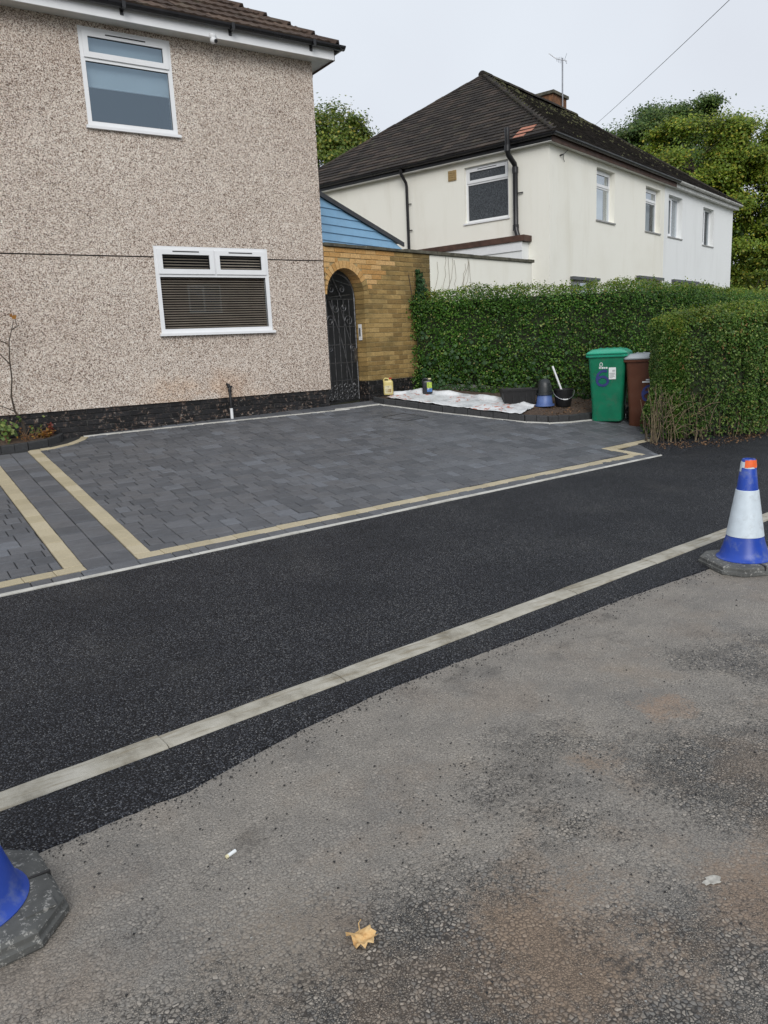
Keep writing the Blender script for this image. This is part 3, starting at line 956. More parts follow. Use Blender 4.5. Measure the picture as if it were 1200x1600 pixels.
# ------------------------------------------------------------------ windows
def window(root, fr, u0, u1, z0, z1, transom=None, mullions=(), low_mull=None, w_face=0.0, fw=0.055, glass='glass', behind=None, sill=True, gasket=True, room=0.35, open_top=True, sill_mat='upvc', sill_proud=0.045):
    """frame mesh with panes, sashes, sill, what stands behind the glass, all children of it"""
    w1 = w_face; w0 = w_face - 0.06
    mb = MB()
    mb.box(u0, u0 + fw, w0, w1, z0, z1, fr); mb.box(u1 - fw, u1, w0, w1, z0, z1, fr)
    mb.box(u0 + fw, u1 - fw, w0, w1, z0, z0 + fw, fr); mb.box(u0 + fw, u1 - fw, w0, w1, z1 - fw, z1, fr)
    cells = []
    if transom:
        mb.box(u0 + fw, u1 - fw, w0, w1, transom - fw * 0.45, transom + fw * 0.45, fr)
        us = [u0 + fw] + [m for m in mullions] + [u1 - fw]
        for m in mullions:
            mb.box(m - fw * 0.4, m + fw * 0.4, w0, w1, transom + fw * 0.45, z1 - fw, fr)
        for a, b in zip(us, us[1:]):
            a2 = a if a == us[0] else a + fw * 0.4
            b2 = b if b == us[-1] else b - fw * 0.4
            cells.append((a2, b2, transom + fw * 0.45, z1 - fw, True))
        cells.append((u0 + fw, u1 - fw, z0 + fw, transom - fw * 0.45, False))
    elif mullions:
        us = [u0 + fw] + list(mullions) + [u1 - fw]
        for m in mullions:
            mb.box(m - fw * 0.4, m + fw * 0.4, w0, w1, z0 + fw, z1 - fw, fr)
        for a, b in zip(us, us[1:]):
            cells.append((a if a == us[0] else a + fw * 0.4, b if b == us[-1] else b - fw * 0.4, z0 + fw, z1 - fw, a == us[0]))
    else:
        cells.append((u0 + fw, u1 - fw, z0 + fw, z1 - fw, False))
    win = mb.build('window', M['upvc'], root)
    for a, b, c, d, op in cells:
        if op and open_top:
            sw = fw * 0.95
            sb = MB()
            o = 0.012
            for q in ((a - o, a + sw, c - o, d + o), (b - sw, b + o, c - o, d + o), (a + sw, b - sw, c - o, c + sw), (a + sw, b - sw, d - sw, d + o)):
                sb.box(q[0], q[1], w1 + 0.002, w1 + 0.018, q[2], q[3], fr)
            sb.build('sash', M['upvc'], win)
            vb = MB(); um = (a + b) / 2
            vb.box(um - (b - a) * 0.24, um + (b - a) * 0.24, w1 + 0.018, w1 + 0.024, d - sw * 0.35, d - sw * 0.12, fr)
            vb.build('trickle_vent', M['gasket' if gasket else 'upvc'], win)
            a, b, c, d = a + sw, b - sw, c + sw, d - sw
            wp = w1 - 0.004
        else:
            wp = w1 - 0.018
        if gasket:
            gb = MB(); t = 0.006
            for q in ((a, a + t, c, d), (b - t, b, c, d), (a + t, b - t, c, c + t), (a + t, b - t, d - t * 1.6, d)):
                gb.box(q[0], q[1], wp, wp + 0.004, q[2], q[3], fr)
            gb.build('gasket', M['gasket'], win)
        pb = MB()
        pb.quad(fr.P(a - 0.005, wp, c - 0.005), fr.P(b + 0.005, wp, c - 0.005), fr.P(b + 0.005, wp, d + 0.005), fr.P(a - 0.005, wp, d + 0.005))
        pb.build('pane', M[glass], win)
        if behind == 'slats':
            n = max(2, int((d - c) / 0.031))
            sl = MB()
            L = b - a
            sl.add([(0, 0.012, 0.009), (L, 0.012, 0.009), (L, 0.0, 0.002), (0, 0.0, 0.002), (L, -0.012, -0.009), (0, -0.012, -0.009)], [(0, 1, 2, 3), (3, 2, 4, 5)])
            sme = sl.mesh('slat')
            sme.materials.append(M['slat'])
            for k in range(n):
                inst('slat', sme, fr.M(a, wp - 0.035, c + (k + 0.6) * (d - c) / n), win)
    bb = MB()
    if behind == 'roller':
        bb.box(u0 + fw * 0.5, u1 - fw * 0.5, w0 - 0.045, w0 - 0.04, 4.93, z1 - fw * 0.5, fr)
        bb.tube([fr.P(u0 + fw * 0.6, w0 - 0.042, 4.93), fr.P(u1 - fw * 0.6, w0 - 0.042, 4.93)], 0.010, 8)
        bb.build('roller_blind', M['roller'], win)
    elif behind == 'curtain':
        n = 40
        for k in range(n):
            t0 = u0 + fw + (u1 - u0 - 2 * fw) * k / n; t1 = u0 + fw + (u1 - u0 - 2 * fw) * (k + 1) / n
            if 0.25 < k / n < 0.42: continue
            bb.quad(fr.P(t0, w0 - 0.1 - 0.025 * sin(k * 1.3), z0), fr.P(t1, w0 - 0.1 - 0.025 * sin((k + 1) * 1.3), z0), fr.P(t1, w0 - 0.1 - 0.025 * sin((k + 1) * 1.3), z1), fr.P(t0, w0 - 0.1 - 0.025 * sin(k * 1.3), z1))
        bb.build('curtain', M['curtain'], win)
    rb = MB()
    rb.quad(fr.P(u0, w0 - room, z0), fr.P(u1, w0 - room, z0), fr.P(u1, w0 - room, z1), fr.P(u0, w0 - room, z1))
    rb.quad(fr.P(u0, w0, z0), fr.P(u0, w0 - room, z0), fr.P(u0, w0 - room, z1), fr.P(u0, w0, z1))
    rb.quad(fr.P(u1, w0, z0), fr.P(u1, w0 - room, z0), fr.P(u1, w0 - room, z1), fr.P(u1, w0, z1))
    rb.quad(fr.P(u0, w0, z1), fr.P(u0, w0 - room, z1), fr.P(u1, w0 - room, z1), fr.P(u1, w0, z1))
    rb.quad(fr.P(u0, w0, z0), fr.P(u0, w0 - room, z0), fr.P(u1, w0 - room, z0), fr.P(u1, w0, z0))
    rb.build('room_beyond', M['dark_room'], win)
    if sill:
        sb = MB()
        sb.box(u0 - 0.03, u1 + 0.03, w1 - 0.05, w1 + sill_proud, z0 - 0.035, z0 - 0.001, fr)
        sb.build('sill', M[sill_mat], win)
    return win


def slab(mb, fr, u0, u1, z0, z1, w0, w1, holes=(), mi=0):
    us = sorted({u0, u1} | {h[0] for h in holes} | {h[1] for h in holes})
    zs = sorted({z0, z1} | {h[2] for h in holes} | {h[3] for h in holes})
    us = [u for u in us if u0 <= u <= u1]; zs = [z for z in zs if z0 <= z <= z1]
    for a, b in zip(us, us[1:]):
        run = None
        for c, d in zip(zs, zs[1:]):
            inh = any(h[0] <= (a + b) / 2 <= h[1] and h[2] <= (c + d) / 2 <= h[3] for h in holes)
            if inh:
                if run: mb.box(a, b, w0, w1, run[0], run[1], fr, mi); run = None
            else:
                run = (run[0], d) if run else (c, d)
        if run: mb.box(a, b, w0, w1, run[0], run[1], fr, mi)


# ------------------------------------------------------------------ pebbledash house
FA = Fr((0, YF), (1, 0), (0, -1))
XC = 6.09                      # its right-hand corner
HL = -3.2                      # left end, beyond the frame
house = thing('pebbledash_house', 'brown pebbledash house with black plinth and white windows beside the driveway', 'house', (XC, YF, 0.75))
W1 = (2.868, 4.008, 4.452, 5.572)
W2 = (3.515, 5.165, 1.930, 3.060)
ZJ = 2.925
ZT = 5.66
DEP = 8.0
mb = MB()
slab(mb, FA, HL, XC, ZJ, ZT, -0.25, 0.014, [W1, W2])
mb.build('upper_wall', M['dash'], house)
mb = MB()
slab(mb, FA, HL, XC - 0.002, 1.012, ZJ - 0.014, -0.25, 0.0, [W2])
mb.build('lower_wall', M['dash'], house)
mb = MB()
slab(mb, FA, HL, XC - 0.004, ZJ - 0.014, ZJ, -0.25, -0.012, [W2])
mb.build('render_joint', M['gasket'], house)
mb = MB()
mb.box(XC - 0.25, XC, -DEP, -0.252, 0.3, ZT, FA)
mb.box(HL, HL + 0.25, -DEP, -0.252, 0.3, ZT, FA)
mb.box(HL, XC, -DEP - 0.25, -DEP, 0.3, ZT, FA)
mb.build('side_wall', M['dash'], house)
mb = MB()
mb.box(HL, XC - 0.02, -0.2, -0.036, 0.2, 1.011, FA)
mb.box(XC - 0.2, XC - 0.028, -1.2, -0.201, 0.2, 1.011, FA)
pj = mb.build('plinth_backing', M['plinth_joint'], house)
# plinth bricks
brick_cache = {}


def brick_mesh(l, h, d, mat, key):
    k = (round(l, 3), round(h, 3), round(d, 3), key)
    if k not in brick_cache:
        m_ = MB()
        e = 0.004
        # x along, y inwards, z up; bevelled front face at y = 0
        vs = [(0, d, 0), (l, d, 0), (l, d, h), (0, d, h), (0, e, 0), (l, e, 0), (l, e, h), (0, e, h), (e, 0, e), (l - e, 0, e), (l - e, 0, h - e), (e, 0, h - e)]
        fs = [(0, 3, 2, 1)] + [(i, (i + 1) % 4, 4 + (i + 1) % 4, 4 + i) for i in range(4)] + [(4 + i, 4 + (i + 1) % 4, 8 + (i + 1) % 4, 8 + i) for i in range(4)] + [(8, 9, 10, 11)]
        m_.add(vs, fs)
        me = m_.mesh('brick')
        me.materials.append(mat)
        brick_cache[k] = me
    return brick_cache[k]


zc = 1.010
row = 0
while zc > 0.62:
    u = HL + (0.1125 if row % 2 else 0)
    if u < 0.2: u += 0.225 * int((0.2 - u) / 0.225)
    while u < XC - 0.03:
        l = min(0.215, XC - 0.022 - u)
        if l > 0.05:
            inst('brick', brick_mesh(round(l, 2), 0.063, 0.09, M['plinth'], 'p'), FA.M(u, -0.026 + random.uniform(-0.003, 0.003), zc - 0.063), house)
        u += 0.225
    zc -= 0.0735
    row += 1
# windows
window(house, FA, *W1, transom=5.215, w_face=0.012, glass='glass', behind='roller', room=0.6)
window(house, FA, *W2, transom=2.690, mullions=(4.355,), w_face=0.012, glass='glass_dark', behind='slats', room=0.6)
# eaves
OH = 0.235
mb = MB()
mb.box(HL - 0.3, XC + OH, 0.0145, OH, ZT - 0.028, ZT - 0.010, FA)
mb.box(XC + 0.0005, XC + OH, -DEP - 0.2, 0.014, ZT - 0.028, ZT - 0.010, FA)
mb.build('soffit', M['soffit'], house)
mb = MB()
mb.box(HL - 0.3, XC + OH, OH, OH + 0.022, ZT - 0.045, ZT + 0.125, FA)
mb.build('fascia', M['upvc'], house)
mb = MB()
mb.box(XC + OH, XC + OH + 0.022, -DEP - 0.2, OH - 0.001, ZT - 0.045, ZT + 0.125, FA)
mb.build('side_fascia', M['fascia_brown'], house)


def gutter_run(a, b, r=0.056):
    """half-round channel from a to b with a rolled lip"""
    a = Vector(a); b = Vector(b)
    d = (b - a).normalized(); s_ = Vector((0, 0, 1)).cross(d).normalized()
    prof = []
    for k in range(9):
        q = pi + pi * k / 8
        prof.append((cos(q) * r, sin(q) * r))
    for k in range(8, -1, -1):
        q = pi + pi * k / 8
        prof.append((cos(q) * (r - 0.005), sin(q) * (r - 0.005) + 0.001))
    m_ = MB()
    vs = [p + s_ * c[0] + Vector((0, 0, c[1])) for p in (a, b) for c in prof]
    n = len(prof)
    m_.add(vs, [(i, (i + 1) % n, n + (i + 1) % n, n + i) for i in range(n)] + [tuple(range(n)), tuple(range(n, 2 * n))])
    return m_


GZ = ZT + 0.125
gy_ = YF - OH - 0.082
gut = gutter_run((HL - 0.3, gy_, GZ), (XC + OH + 0.13, gy_, GZ)).build('gutter', M['gutter'], house)
gutter_run((XC + OH + 0.082, gy_ - 0.05, GZ - 0.001), (XC + OH + 0.082, YF + DEP, GZ - 0.001)).build('side_gutter', M['gutter'], house)
for u in (1.2, 2.1, 3.35, 4.75, 5.95):
    mb = MB()
    mb.box(u - 0.02, u + 0.02, OH + 0.022, OH + 0.15, GZ - 0.068, GZ - 0.05, FA)
    mb.box(u - 0.02, u + 0.02, OH + 0.022, OH + 0.034, GZ - 0.11, GZ + 0.01, FA)
    mb.box(u - 0.022, u + 0.022, OH + 0.138, OH + 0.146, GZ - 0.055, GZ + 0.006, FA)
    mb.build('gutter_bracket', M['gutter'], gut)
mb = MB()
mb.tube([(XC + 0.30, YF + 0.55, GZ - 0.05), (XC + 0.30, YF + 0.55, GZ - 0.14), (XC + 0.06, YF + 0.42, 5.40), (XC + 0.06, YF + 0.42, 5.22), (XC + 0.06, YF + 0.42, 3.2)], 0.034, 10)
mb.tube([(XC + 0.06, YF + 0.42, 5.33), (XC + 0.06, YF + 0.42, 5.25)], 0.041, 10)
mb.build('downpipe', M['gutter'], house, smooth=40)
# roof: slab plus single tiles on the slope in view
PT = radians(33)
EX, EY, EZ = XC + OH + 0.03, YF - OH - 0.03, ZT + 0.13
half = DEP / 2 + OH + 0.1
rz_ = half * tan(PT)
mb = MB()
A = (HL - 0.3, EY, EZ); B = (EX, EY, EZ); Cc = (EX, EY + 2 * half, EZ); D = (HL - 0.3, EY + 2 * half, EZ)
R1 = (EX - half, EY + half, EZ + rz_); R0 = (HL - 0.3, EY + half, EZ + rz_)
mb.add([A, B, Cc, D, R1, R0], [(0, 1, 4, 5), (1, 2, 4), (2, 3, 5, 4), (0, 5, 3), (0, 3, 2, 1)])
roof = mb.build('roof', M['tile'], house)
TG, TW = 0.29, 0.30
slope_l = half / cos(PT)


def tile_mesh(w, l, name='tile'):
    m_ = MB()
    # x across, y up the slope, z out of the roof; front edge thick, shallow rolls
    xs_ = [0, w * 0.16, w * 0.32, w * 0.5, w * 0.66, w * 0.82, w]
    hs = [0.012, 0.022, 0.012, 0.012, 0.022, 0.012, 0.012]
    vs = []
    for yy, lift in ((0, 0.026), (l, 0.0)):
        for xx, hh in zip(xs_, hs):
            vs.append((xx, yy, hh + lift))
    n = len(xs_)
    for xx in xs_:
        vs.append((xx, 0, 0.006))
    m_.add(vs, [(i, i + 1, n + i + 1, n + i) for i in range(n - 1)] + [(2 * n + i, 2 * n + i + 1, i + 1, i) for i in range(n - 1)])
    return m_.mesh(name, recalc=False)


tm_full = {}


def get_tile(w):
    w = round(w, 2)
    if w not in tm_full:
        tm_full[w] = tile_mesh(w - 0.004, TG + 0.07)
        tm_full[w].materials.append(M['tile'])
    return tm_full[w]


rot_front = Matrix.Rotation(PT, 4, 'X')
for r_i in range(int(slope_l / TG)):
    yy = EY + r_i * TG * cos(PT)
    zz = EZ + r_i * TG * sin(PT)
    xr = EX - r_i * TG * cos(PT) - 0.05
    if r_i > 9: break
    u = xr - (0.15 if r_i % 2 else 0.0)
    ul = 1.2 - r_i * 0.15
    uu = xr
    first = True
    while uu > ul:
        w = TW if not (first and r_i % 2) else TW / 2
        first = False
        uu -= w
        Mx = Matrix.Translation((uu, yy - 0.03, zz + 0.004 + random.uniform(-0.003, 0.003))) @ rot_front @ Matrix.Rotation(random.uniform(-0.012, 0.012), 4, 'Z')
        inst('tile', get_tile(w), Mx, roof)
# stepped hip tiles
hv = Vector((-cos(PT) * TG, cos(PT) * TG, sin(PT) * TG))
hm = MB()
hm.tube([(0, 0, 0), (0.0, 0, 0)], 0.01)
for k in range(26):
    p = Vector((EX + 0.02, EY - 0.02, EZ + 0.02)) + hv * k
    q = p + hv * 1.15 + Vector((0, 0, -0.035))
    d = (q - p).normalized()
    s_ = Vector((1, 1, 0)).normalized()
    up_ = s_.cross(d); up_ = up_ if up_.z > 0 else -up_
    m_ = MB()
    prof = [(-0.12, -0.055), (-0.075, 0.012), (0, 0.045), (0.075, 0.012), (0.12, -0.055)]
    vs = [pp + s_ * c[0] + up_ * (c[1] + e) for pp, e in ((p, 0.02), (q, 0.0)) for c in prof] + [p + s_ * c[0] + up_ * (c[1] - 0.012) for c in prof]
    m_.add(vs, [(i, i + 1, 5 + i + 1, 5 + i) for i in range(4)] + [(10 + i, 10 + i + 1, i + 1, i) for i in range(4)])
    m_.build('hip_tile', M['tile'], roof)
# outside tap pipe
mb = MB()
mb.tube([(4.40, YF - 0.045, 0.70), (4.40, YF - 0.045, 0.86)], 0.022, 10)
pipe = mb.build('waste_pipe', M['white_plastic'], house, smooth=40)
mb = MB()
mb.tube([(4.40, YF - 0.045, 0.86), (4.40, YF - 0.045, 1.15), (4.395, YF - 0.03, 1.19), (4.38, YF + 0.02, 1.20)], 0.021, 10)
mb.tube([(4.40, YF - 0.045, 1.09), (4.40, YF - 0.045, 1.125)], 0.028, 10)
mb.tube([(4.36, YF - 0.05, 1.165), (4.44, YF - 0.05, 1.165)], 0.014, 8)
mb.build('pipe_elbow', M['gutter'], pipe, smooth=40)

cctv = thing('security_camera', 'small white dome security camera under the white fascia', 'camera', (4.50, YF - OH - 0.03, ZT - 0.1))
cx_, cy_, cz_ = 4.50, YF - OH - 0.045, ZT - 0.085
mb = MB()
mb.lathe([(0.010, 0.075), (0.048, 0.072), (0.050, 0.045), (0.044, 0.030), (0.030, 0.026)], (cx_, cy_ + 0.02, cz_), 20)
mb.build('mount', M['white_plastic'], cctv, smooth=40)
mb = MB()
mb.lathe([(0.001, 0.035), (0.028, 0.032), (0.041, 0.012), (0.043, -0.008), (0.034, -0.030), (0.018, -0.041), (0.001, -0.044)], (cx_, cy_, cz_), 20)
mb.build('eyeball', M['white_plastic'], cctv, smooth=40)
mb = MB()
mb.tube([(cx_ + 0.012, cy_ - 0.025, cz_ - 0.012), (cx_ + 0.018, cy_ - 0.046, cz_ - 0.022)], 0.022, 14)
mb.build('lens', M['gasket'], cctv)

# ------------------------------------------------------------------ brick wall with arched gateway
AN = radians(12.5035)
P0 = (6.891, 10.667)
AW = Fr(P0, (cos(AN), sin(AN)), (sin(AN), -cos(AN)))
ZB, ZW = 0.72, 3.130
UL, UR = -0.800, 1.655
AC, AR, AS = -0.392, 0.400, 2.432      # arch centre, radius, springing
awall = thing('brick_arch_wall', 'orange and moss-stained yellow brick wall with an arched gateway beside the house', 'wall', (P0[0], P0[1], 0.74), AN)
BT = 0.225
mb = MB()
mb.box(AC + AR + 0.010, UR - 0.006, -BT + 0.008, -0.009, 1.081, ZW, AW)
n = 28
for k in range(n):
    a0 = pi - pi * k / n; a1 = pi - pi * (k + 1) / n
    ua, ub = AC + (AR + 0.01) * cos(a0), AC + (AR + 0.01) * cos(a1)
    za, zb = AS + (AR + 0.01) * sin(a0), AS + (AR + 0.01) * sin(a1)
    for w in ((-BT + 0.008), (-0.009)):
        mb.quad(AW.P(ua, w, za), AW.P(ub, w, zb), AW.P(ub, w, ZW), AW.P(ua, w, ZW))
    mb.quad(AW.P(ua, -0.009, za), AW.P(ub, -0.009, zb), AW.P(ub, -BT + 0.008, zb), AW.P(ua, -BT + 0.008, za))
mb.build('mortar', M['mortar_pale'], awall)
mb = MB()
mb.box(AC + AR + 0.012, UR - 0.008, -BT + 0.006, -0.0045, ZB, 1.080, AW)
mb.build('painted_mortar', M['plinth_joint'], awall)
CO = 0.0755
row = 0
z = ZW - CO + 0.004
while z > ZB - 0.05:
    zm = z + 0.033
    ub0 = UL
    u = UL - (0.1125 if row % 2 else 0.0)
    while u < UR:
        a = max(u, UL); b = min(u + 0.215, UR - 0.002)
        segs = [(a, b)]
        # leave out the opening
        if zm < AS:
            hw = AR
        else:
            dz = max(0, zm - AS - 0.033 * 0.4)
            ro = AR + 0.112
            hw = sqrt(max(0, ro * ro - dz * dz)) if dz < ro else -1
        if hw > 0:
            lo, hi = AC - hw, AC + hw
            ns = []
            for (p, q) in segs:
                if q <= lo or p >= hi: ns.append((p, q))
                else:
                    if p < lo: ns.append((p, lo))
                    if q > hi: ns.append((hi, q))
            segs = ns
        for p, q in segs:
            if q - p > 0.025:
                black = z < 1.03
                bound = 0.10 + (zm - 2.50) * 1.25
                clean = (not black) and (p + q) / 2 < bound + random.uniform(-0.05, 0.05)
                mt, key = (M['plinth'], 'p') if black else ((M['brick'], 'c') if clean else (M['brick_old'], 'o'))
                l = round(q - p, 3)
                inst('brick', brick_mesh(l, 0.066, BT, mt, 'a' + key), AW.M(p, random.uniform(-0.002, 0.002), z), awall)
        u += 0.225
    z -= CO
    row += 1
# voussoirs
nv = 19
for k in range(nv):
    a0 = pi * k / nv + 0.010; a1 = pi * (k + 1) / nv - 0.010
    ri, ro = AR - 0.001, AR + 0.108
    if max(cos(a0), cos(a1)) < -0.2 and AC + ro * min(cos(a0), cos(a1)) < UL:
        ro = max(ri + 0.02, (AC - UL) / -min(cos(a0), cos(a1)))
    vs = []
    for w in (0.004, -BT + 0.002):
        for (rr, aa) in ((ri, a0), (ro, a0), (ro, a1), (ri, a1)):
            vs.append(AW.P(AC + rr * cos(aa), w, AS + rr * sin(aa)))
    m_ = MB().add(vs, [(0, 1, 2, 3), (4, 5, 6, 7), (0, 1, 5, 4), (1, 2, 6, 5), (2, 3, 7, 6), (3, 0, 4, 7)])
    m_.build('voussoir', M['brick'] if (k > 2) else M['brick_old'], awall)
# coping stones
u = UL
k = 0
while u < UR:
    u1 = min(u + 0.45, UR + 0.012)
    m_ = MB()
    m_.box(u + 0.003, u1 - 0.003, -BT - 0.03, 0.035, ZW + 0.006, ZW + 0.050 + random.uniform(-0.004, 0.004), AW)
    m_.build('coping_stone', M['coping'], awall)
    u = u1
# entry plate on the jamb
mb = MB()
mb.box(AC + AR - 0.020, AC + AR - 0.001, -0.15, -0.09, 1.74, 1.99, AW)
mb.build('entry_plate', M['white_plastic'], awall)
mb = MB()
mb.box(AC + AR - 0.024, AC + AR - 0.0205, -0.135, -0.105, 1.80, 1.93, AW)
mb.build('entry_plate_face', M['door_grey'], awall)

# wrought iron gate
gate = thing('iron_gate', 'black wrought iron scrollwork gate in the brick archway', 'gate', tuple(AW.P(AC, -0.2, 0.78)), AN)
GW = -0.19


def gp(u, z, w=0.0): return AW.P(AC + u, GW + w, z)


GRd = 0.355
zb_ = 0.80
pts = [gp(-GRd, zb_), gp(-GRd, AS - 0.02)] + [gp(-GRd * cos(pi * k / 16), AS - 0.02 + GRd * sin(pi * k / 16)) for k in range(1, 16)] + [gp(GRd, AS - 0.02), gp(GRd, zb_)]
MB().tube(pts, 0.013, 6).build('frame', M['iron'], gate)
for zz in (zb_ + 0.02, 1.12, 1.40, 1.68, 1.96, AS - 0.05):
    MB().tube([gp(-GRd, zz), gp(GRd, zz)], 0.008, 5).build('rail', M['iron'], gate)
for uu in (-0.24, -0.12, 0.0, 0.12, 0.24):
    MB().tube([gp(uu, zb_, -0.01), gp(uu, AS - 0.05, -0.01)], 0.0055, 5).build('bar', M['iron'], gate)
# crossed diagonals and scrolls
MB().tube([gp(-0.2, 2.35, 0.012), gp(0.02, 1.75, 0.012), gp(0.22, 0.98, 0.012)], 0.009, 5).build('scroll', M['iron'], gate)
MB().tube([gp(0.05, 2.2, 0.012), gp(0.2, 1.75, 0.012), gp(0.31, 1.45, 0.012)], 0.008, 5).build('scroll', M['iron'], gate)
MB().tube([gp(-0.12, AS + 0.27, 0.01), gp(-0.25, AS + 0.06, 0.01), gp(-0.22, AS - 0.03, 0.01), gp(0.24, AS + 0.02, 0.01)], 0.009, 5).build('scroll', M['iron'], gate)
MB().tube([gp(-0.12, AS + 0.30, 0.01), gp(0.02, AS + 0.05, 0.01), gp(0.06, AS - 0.03, 0.01)], 0.008, 5).build('scroll', M['iron'], gate)
MB().tube([gp(-0.08, AS + 0.24, 0.01), gp(0.29, AS + 0.16, 0.01)], 0.008, 5).build('scroll', M['iron'], gate)


def spiral(u, z, r, turns, sgn, ph):
    out = []
    for k in range(26):
        t = k / 25
        q = ph + sgn * t * turns * 2 * pi
        rr = r * (1 - 0.82 * t)
        out.append(gp(u + rr * cos(q), z + rr * sin(q), 0.014))
    return out


for (u, z, r, sg, ph) in [(-0.2, 2.05, 0.09, 1, 0), (0.2, 2.05, 0.09, -1, pi), (-0.08, 2.24, 0.07, -1, 0), (0.1, 2.26, 0.07, 1, pi), (-0.14, AS + 0.1, 0.07, 1, 1.0), (0.08, AS + 0.1, 0.06, -1, 2.0), (-0.24, 1.63, 0.06, -1, 1), (0.26, 1.62, 0.06, 1, 2)]:
    MB().tube(spiral(u, z, r, 1.4, sg, ph), 0.006, 5).build('scroll', M['iron'], gate)
for iu in range(6):
    for iz in range(3):
        MB().tube(spiral(-0.28 + iu * 0.112, 0.86 + iz * 0.085, 0.05, 1.2, 1 if (iu + iz) % 2 else -1, iu * 1.3 + iz), 0.006, 5).build('scroll', M['iron'], gate)
MB().box(AC + GRd - 0.075, AC + GRd - 0.01, GW - 0.02, GW + 0.02, 1.42, 1.62, AW).build('lock', M['iron'], gate)

# ------------------------------------------------------------------ blue clad outbuilding behind the archway
BN = radians(20)
PB = AW.P(0, -1.0, 0)
BW = Fr((PB.x, PB.y), (cos(BN), sin(BN)), (sin(BN), -cos(BN)))
out = thing('blue_outbuilding', 'low outbuilding clad in pale blue boards with a black sloping verge', 'outbuilding', (PB.x, PB.y, 0.78), BN)
tip_u = 2.40; tip_z = 3.47; sl = (4.13 - 3.47) / 2.53
L0 = -0.80


def verge(u): return tip_z + (tip_u - u) * sl


zb = 3.02
k = 0
while zb < 4.2:
    zt = zb + 0.128
    ue_t = tip_u - (zt - tip_z) / sl; ue_b = tip_u - (zb - tip_z) / sl
    ub = min(ue_b, tip_u + 0.05); ut = min(ue_t, tip_u + 0.05)
    if ub > L0 + 0.05:
        ut = max(ut, L0 + 0.02)
        m_ = MB()
        m_.prism([(L0, zb), (ub, zb), (ut, zt), (L0, zt)], 0.0, 0.0, lambda a, b, h: BW.P(a, h, b))
        m_ = MB()
        vs = [BW.P(L0, 0.022, zb), BW.P(ub, 0.022, zb), BW.P(ut, 0.004, zt), BW.P(L0, 0.004, zt), BW.P(L0, -0.01, zb), BW.P(ub, -0.01, zb), BW.P(ut, -0.012, zt), BW.P(L0, -0.012, zt)]
        m_.add(vs, [(0, 1, 2, 3), (7, 6, 5, 4), (0, 4, 5, 1), (1, 5, 6, 2), (2, 6, 7, 3), (3, 7, 4, 0)])
        m_.build('board', M['blue_board'], out)
    zb += 0.128
mb = MB()
mb.prism([(L0, 0.5), (tip_u, 0.5), (tip_u, verge(tip_u) - 0.05), (L0, verge(L0) - 0.05)], -2.6, -0.02, lambda a, b, h: BW.P(a, h, b))
mb.build('wall', M['door_grey'], out)
mb = MB()
for (h0, h1, wa, wb) in ((0.0, 0.075, 0.024, 0.055),):
    vs = [BW.P(L0, wa, verge(L0) + h0), BW.P(tip_u + 0.06, wa, verge(tip_u + 0.06) + h0), BW.P(tip_u + 0.06, wa, verge(tip_u + 0.06) + h1), BW.P(L0, wa, verge(L0) + h1)]
    vs += [BW.P(L0, wb, verge(L0) + h0), BW.P(tip_u + 0.06, wb, verge(tip_u + 0.06) + h0), BW.P(tip_u + 0.06, wb, verge(tip_u + 0.06) + h1), BW.P(L0, wb, verge(L0) + h1)]
    mb.add(vs, [(0, 1, 2, 3), (4, 5, 6, 7), (0, 1, 5, 4), (1, 2, 6, 5), (2, 3, 7, 6), (3, 0, 4, 7)])
mb.build('verge_board', M['gutter'], out)
mb = MB()
vs = [BW.P(L0, 0.05, verge(L0) + 0.06), BW.P(tip_u + 0.05, 0.05, verge(tip_u + 0.05) + 0.06), BW.P(tip_u + 0.05, -2.7, verge(tip_u + 0.05) + 0.06), BW.P(L0, -2.7, verge(L0) + 0.06)]
mb.quad(*vs)
mb.build('roof', M['gutter'], out)
# unseen slab added to darken the passage, and the door at its end
mb = MB()
mb.add([AW.P(-0.78, -BT - 0.01, 3.02), AW.P(UR, -BT - 0.01, 3.02), BW.P(2.0, -0.02, 2.99), BW.P(L0 + 0.02, -0.02, 2.99)], [(0, 1, 2, 3)])
mb.build('passage_shade_slab', M['dark_room'], out)
mb = MB()
mb.box(-0.75, 0.30, -0.018, 0.012, 0.75, 2.75, BW)
mb.build('door', M['door_grey'], out)

# ------------------------------------------------------------------ white rendered garden wall carrying on from the brick one
gwall = thing('rendered_garden_wall', 'white painted garden wall with brown coping between brick wall and cream house', 'wall', tuple(AW.P(1.66, 0, 0.8)), AN)
mb = MB()
mb.box(1.664, 4.86, -0.215, -0.004, 0.6, 3.125, AW)
mb.build('wall', M['cream_render'], gwall)
u = 1.672
while u < 4.88:
    u1 = min(u + 0.6, 4.905)
    m_ = MB()
    m_.box(u + 0.002, u1 - 0.002, -0.25, 0.030, 3.131, 3.185 + random.uniform(-0.003, 0.003), AW)
    m_.build('coping_stone', M['coping'], gwall)
    u = u1
vine = thing('dead_vine', 'thin dead climber stems clinging to the white garden wall', 'climber', tuple(AW.P(1.9, 0, 2.5)), AN)
rs = random.Random(4)
for k in range(9):
    u = 1.78 + k * 0.13 + rs.uniform(-0.05, 0.05)
    pts = [AW.P(u, 0.004, 2.3)]
    zz, uu = 2.35, u
    for s_ in range(7):
        zz += 0.115 * rs.uniform(0.7, 1.15); uu += rs.uniform(-0.03, 0.07)
        pts.append(AW.P(uu, 0.005, min(zz, 3.12)))
    MB().tube(pts, 0.0032, 4).build('stem', M['vine'], vine)

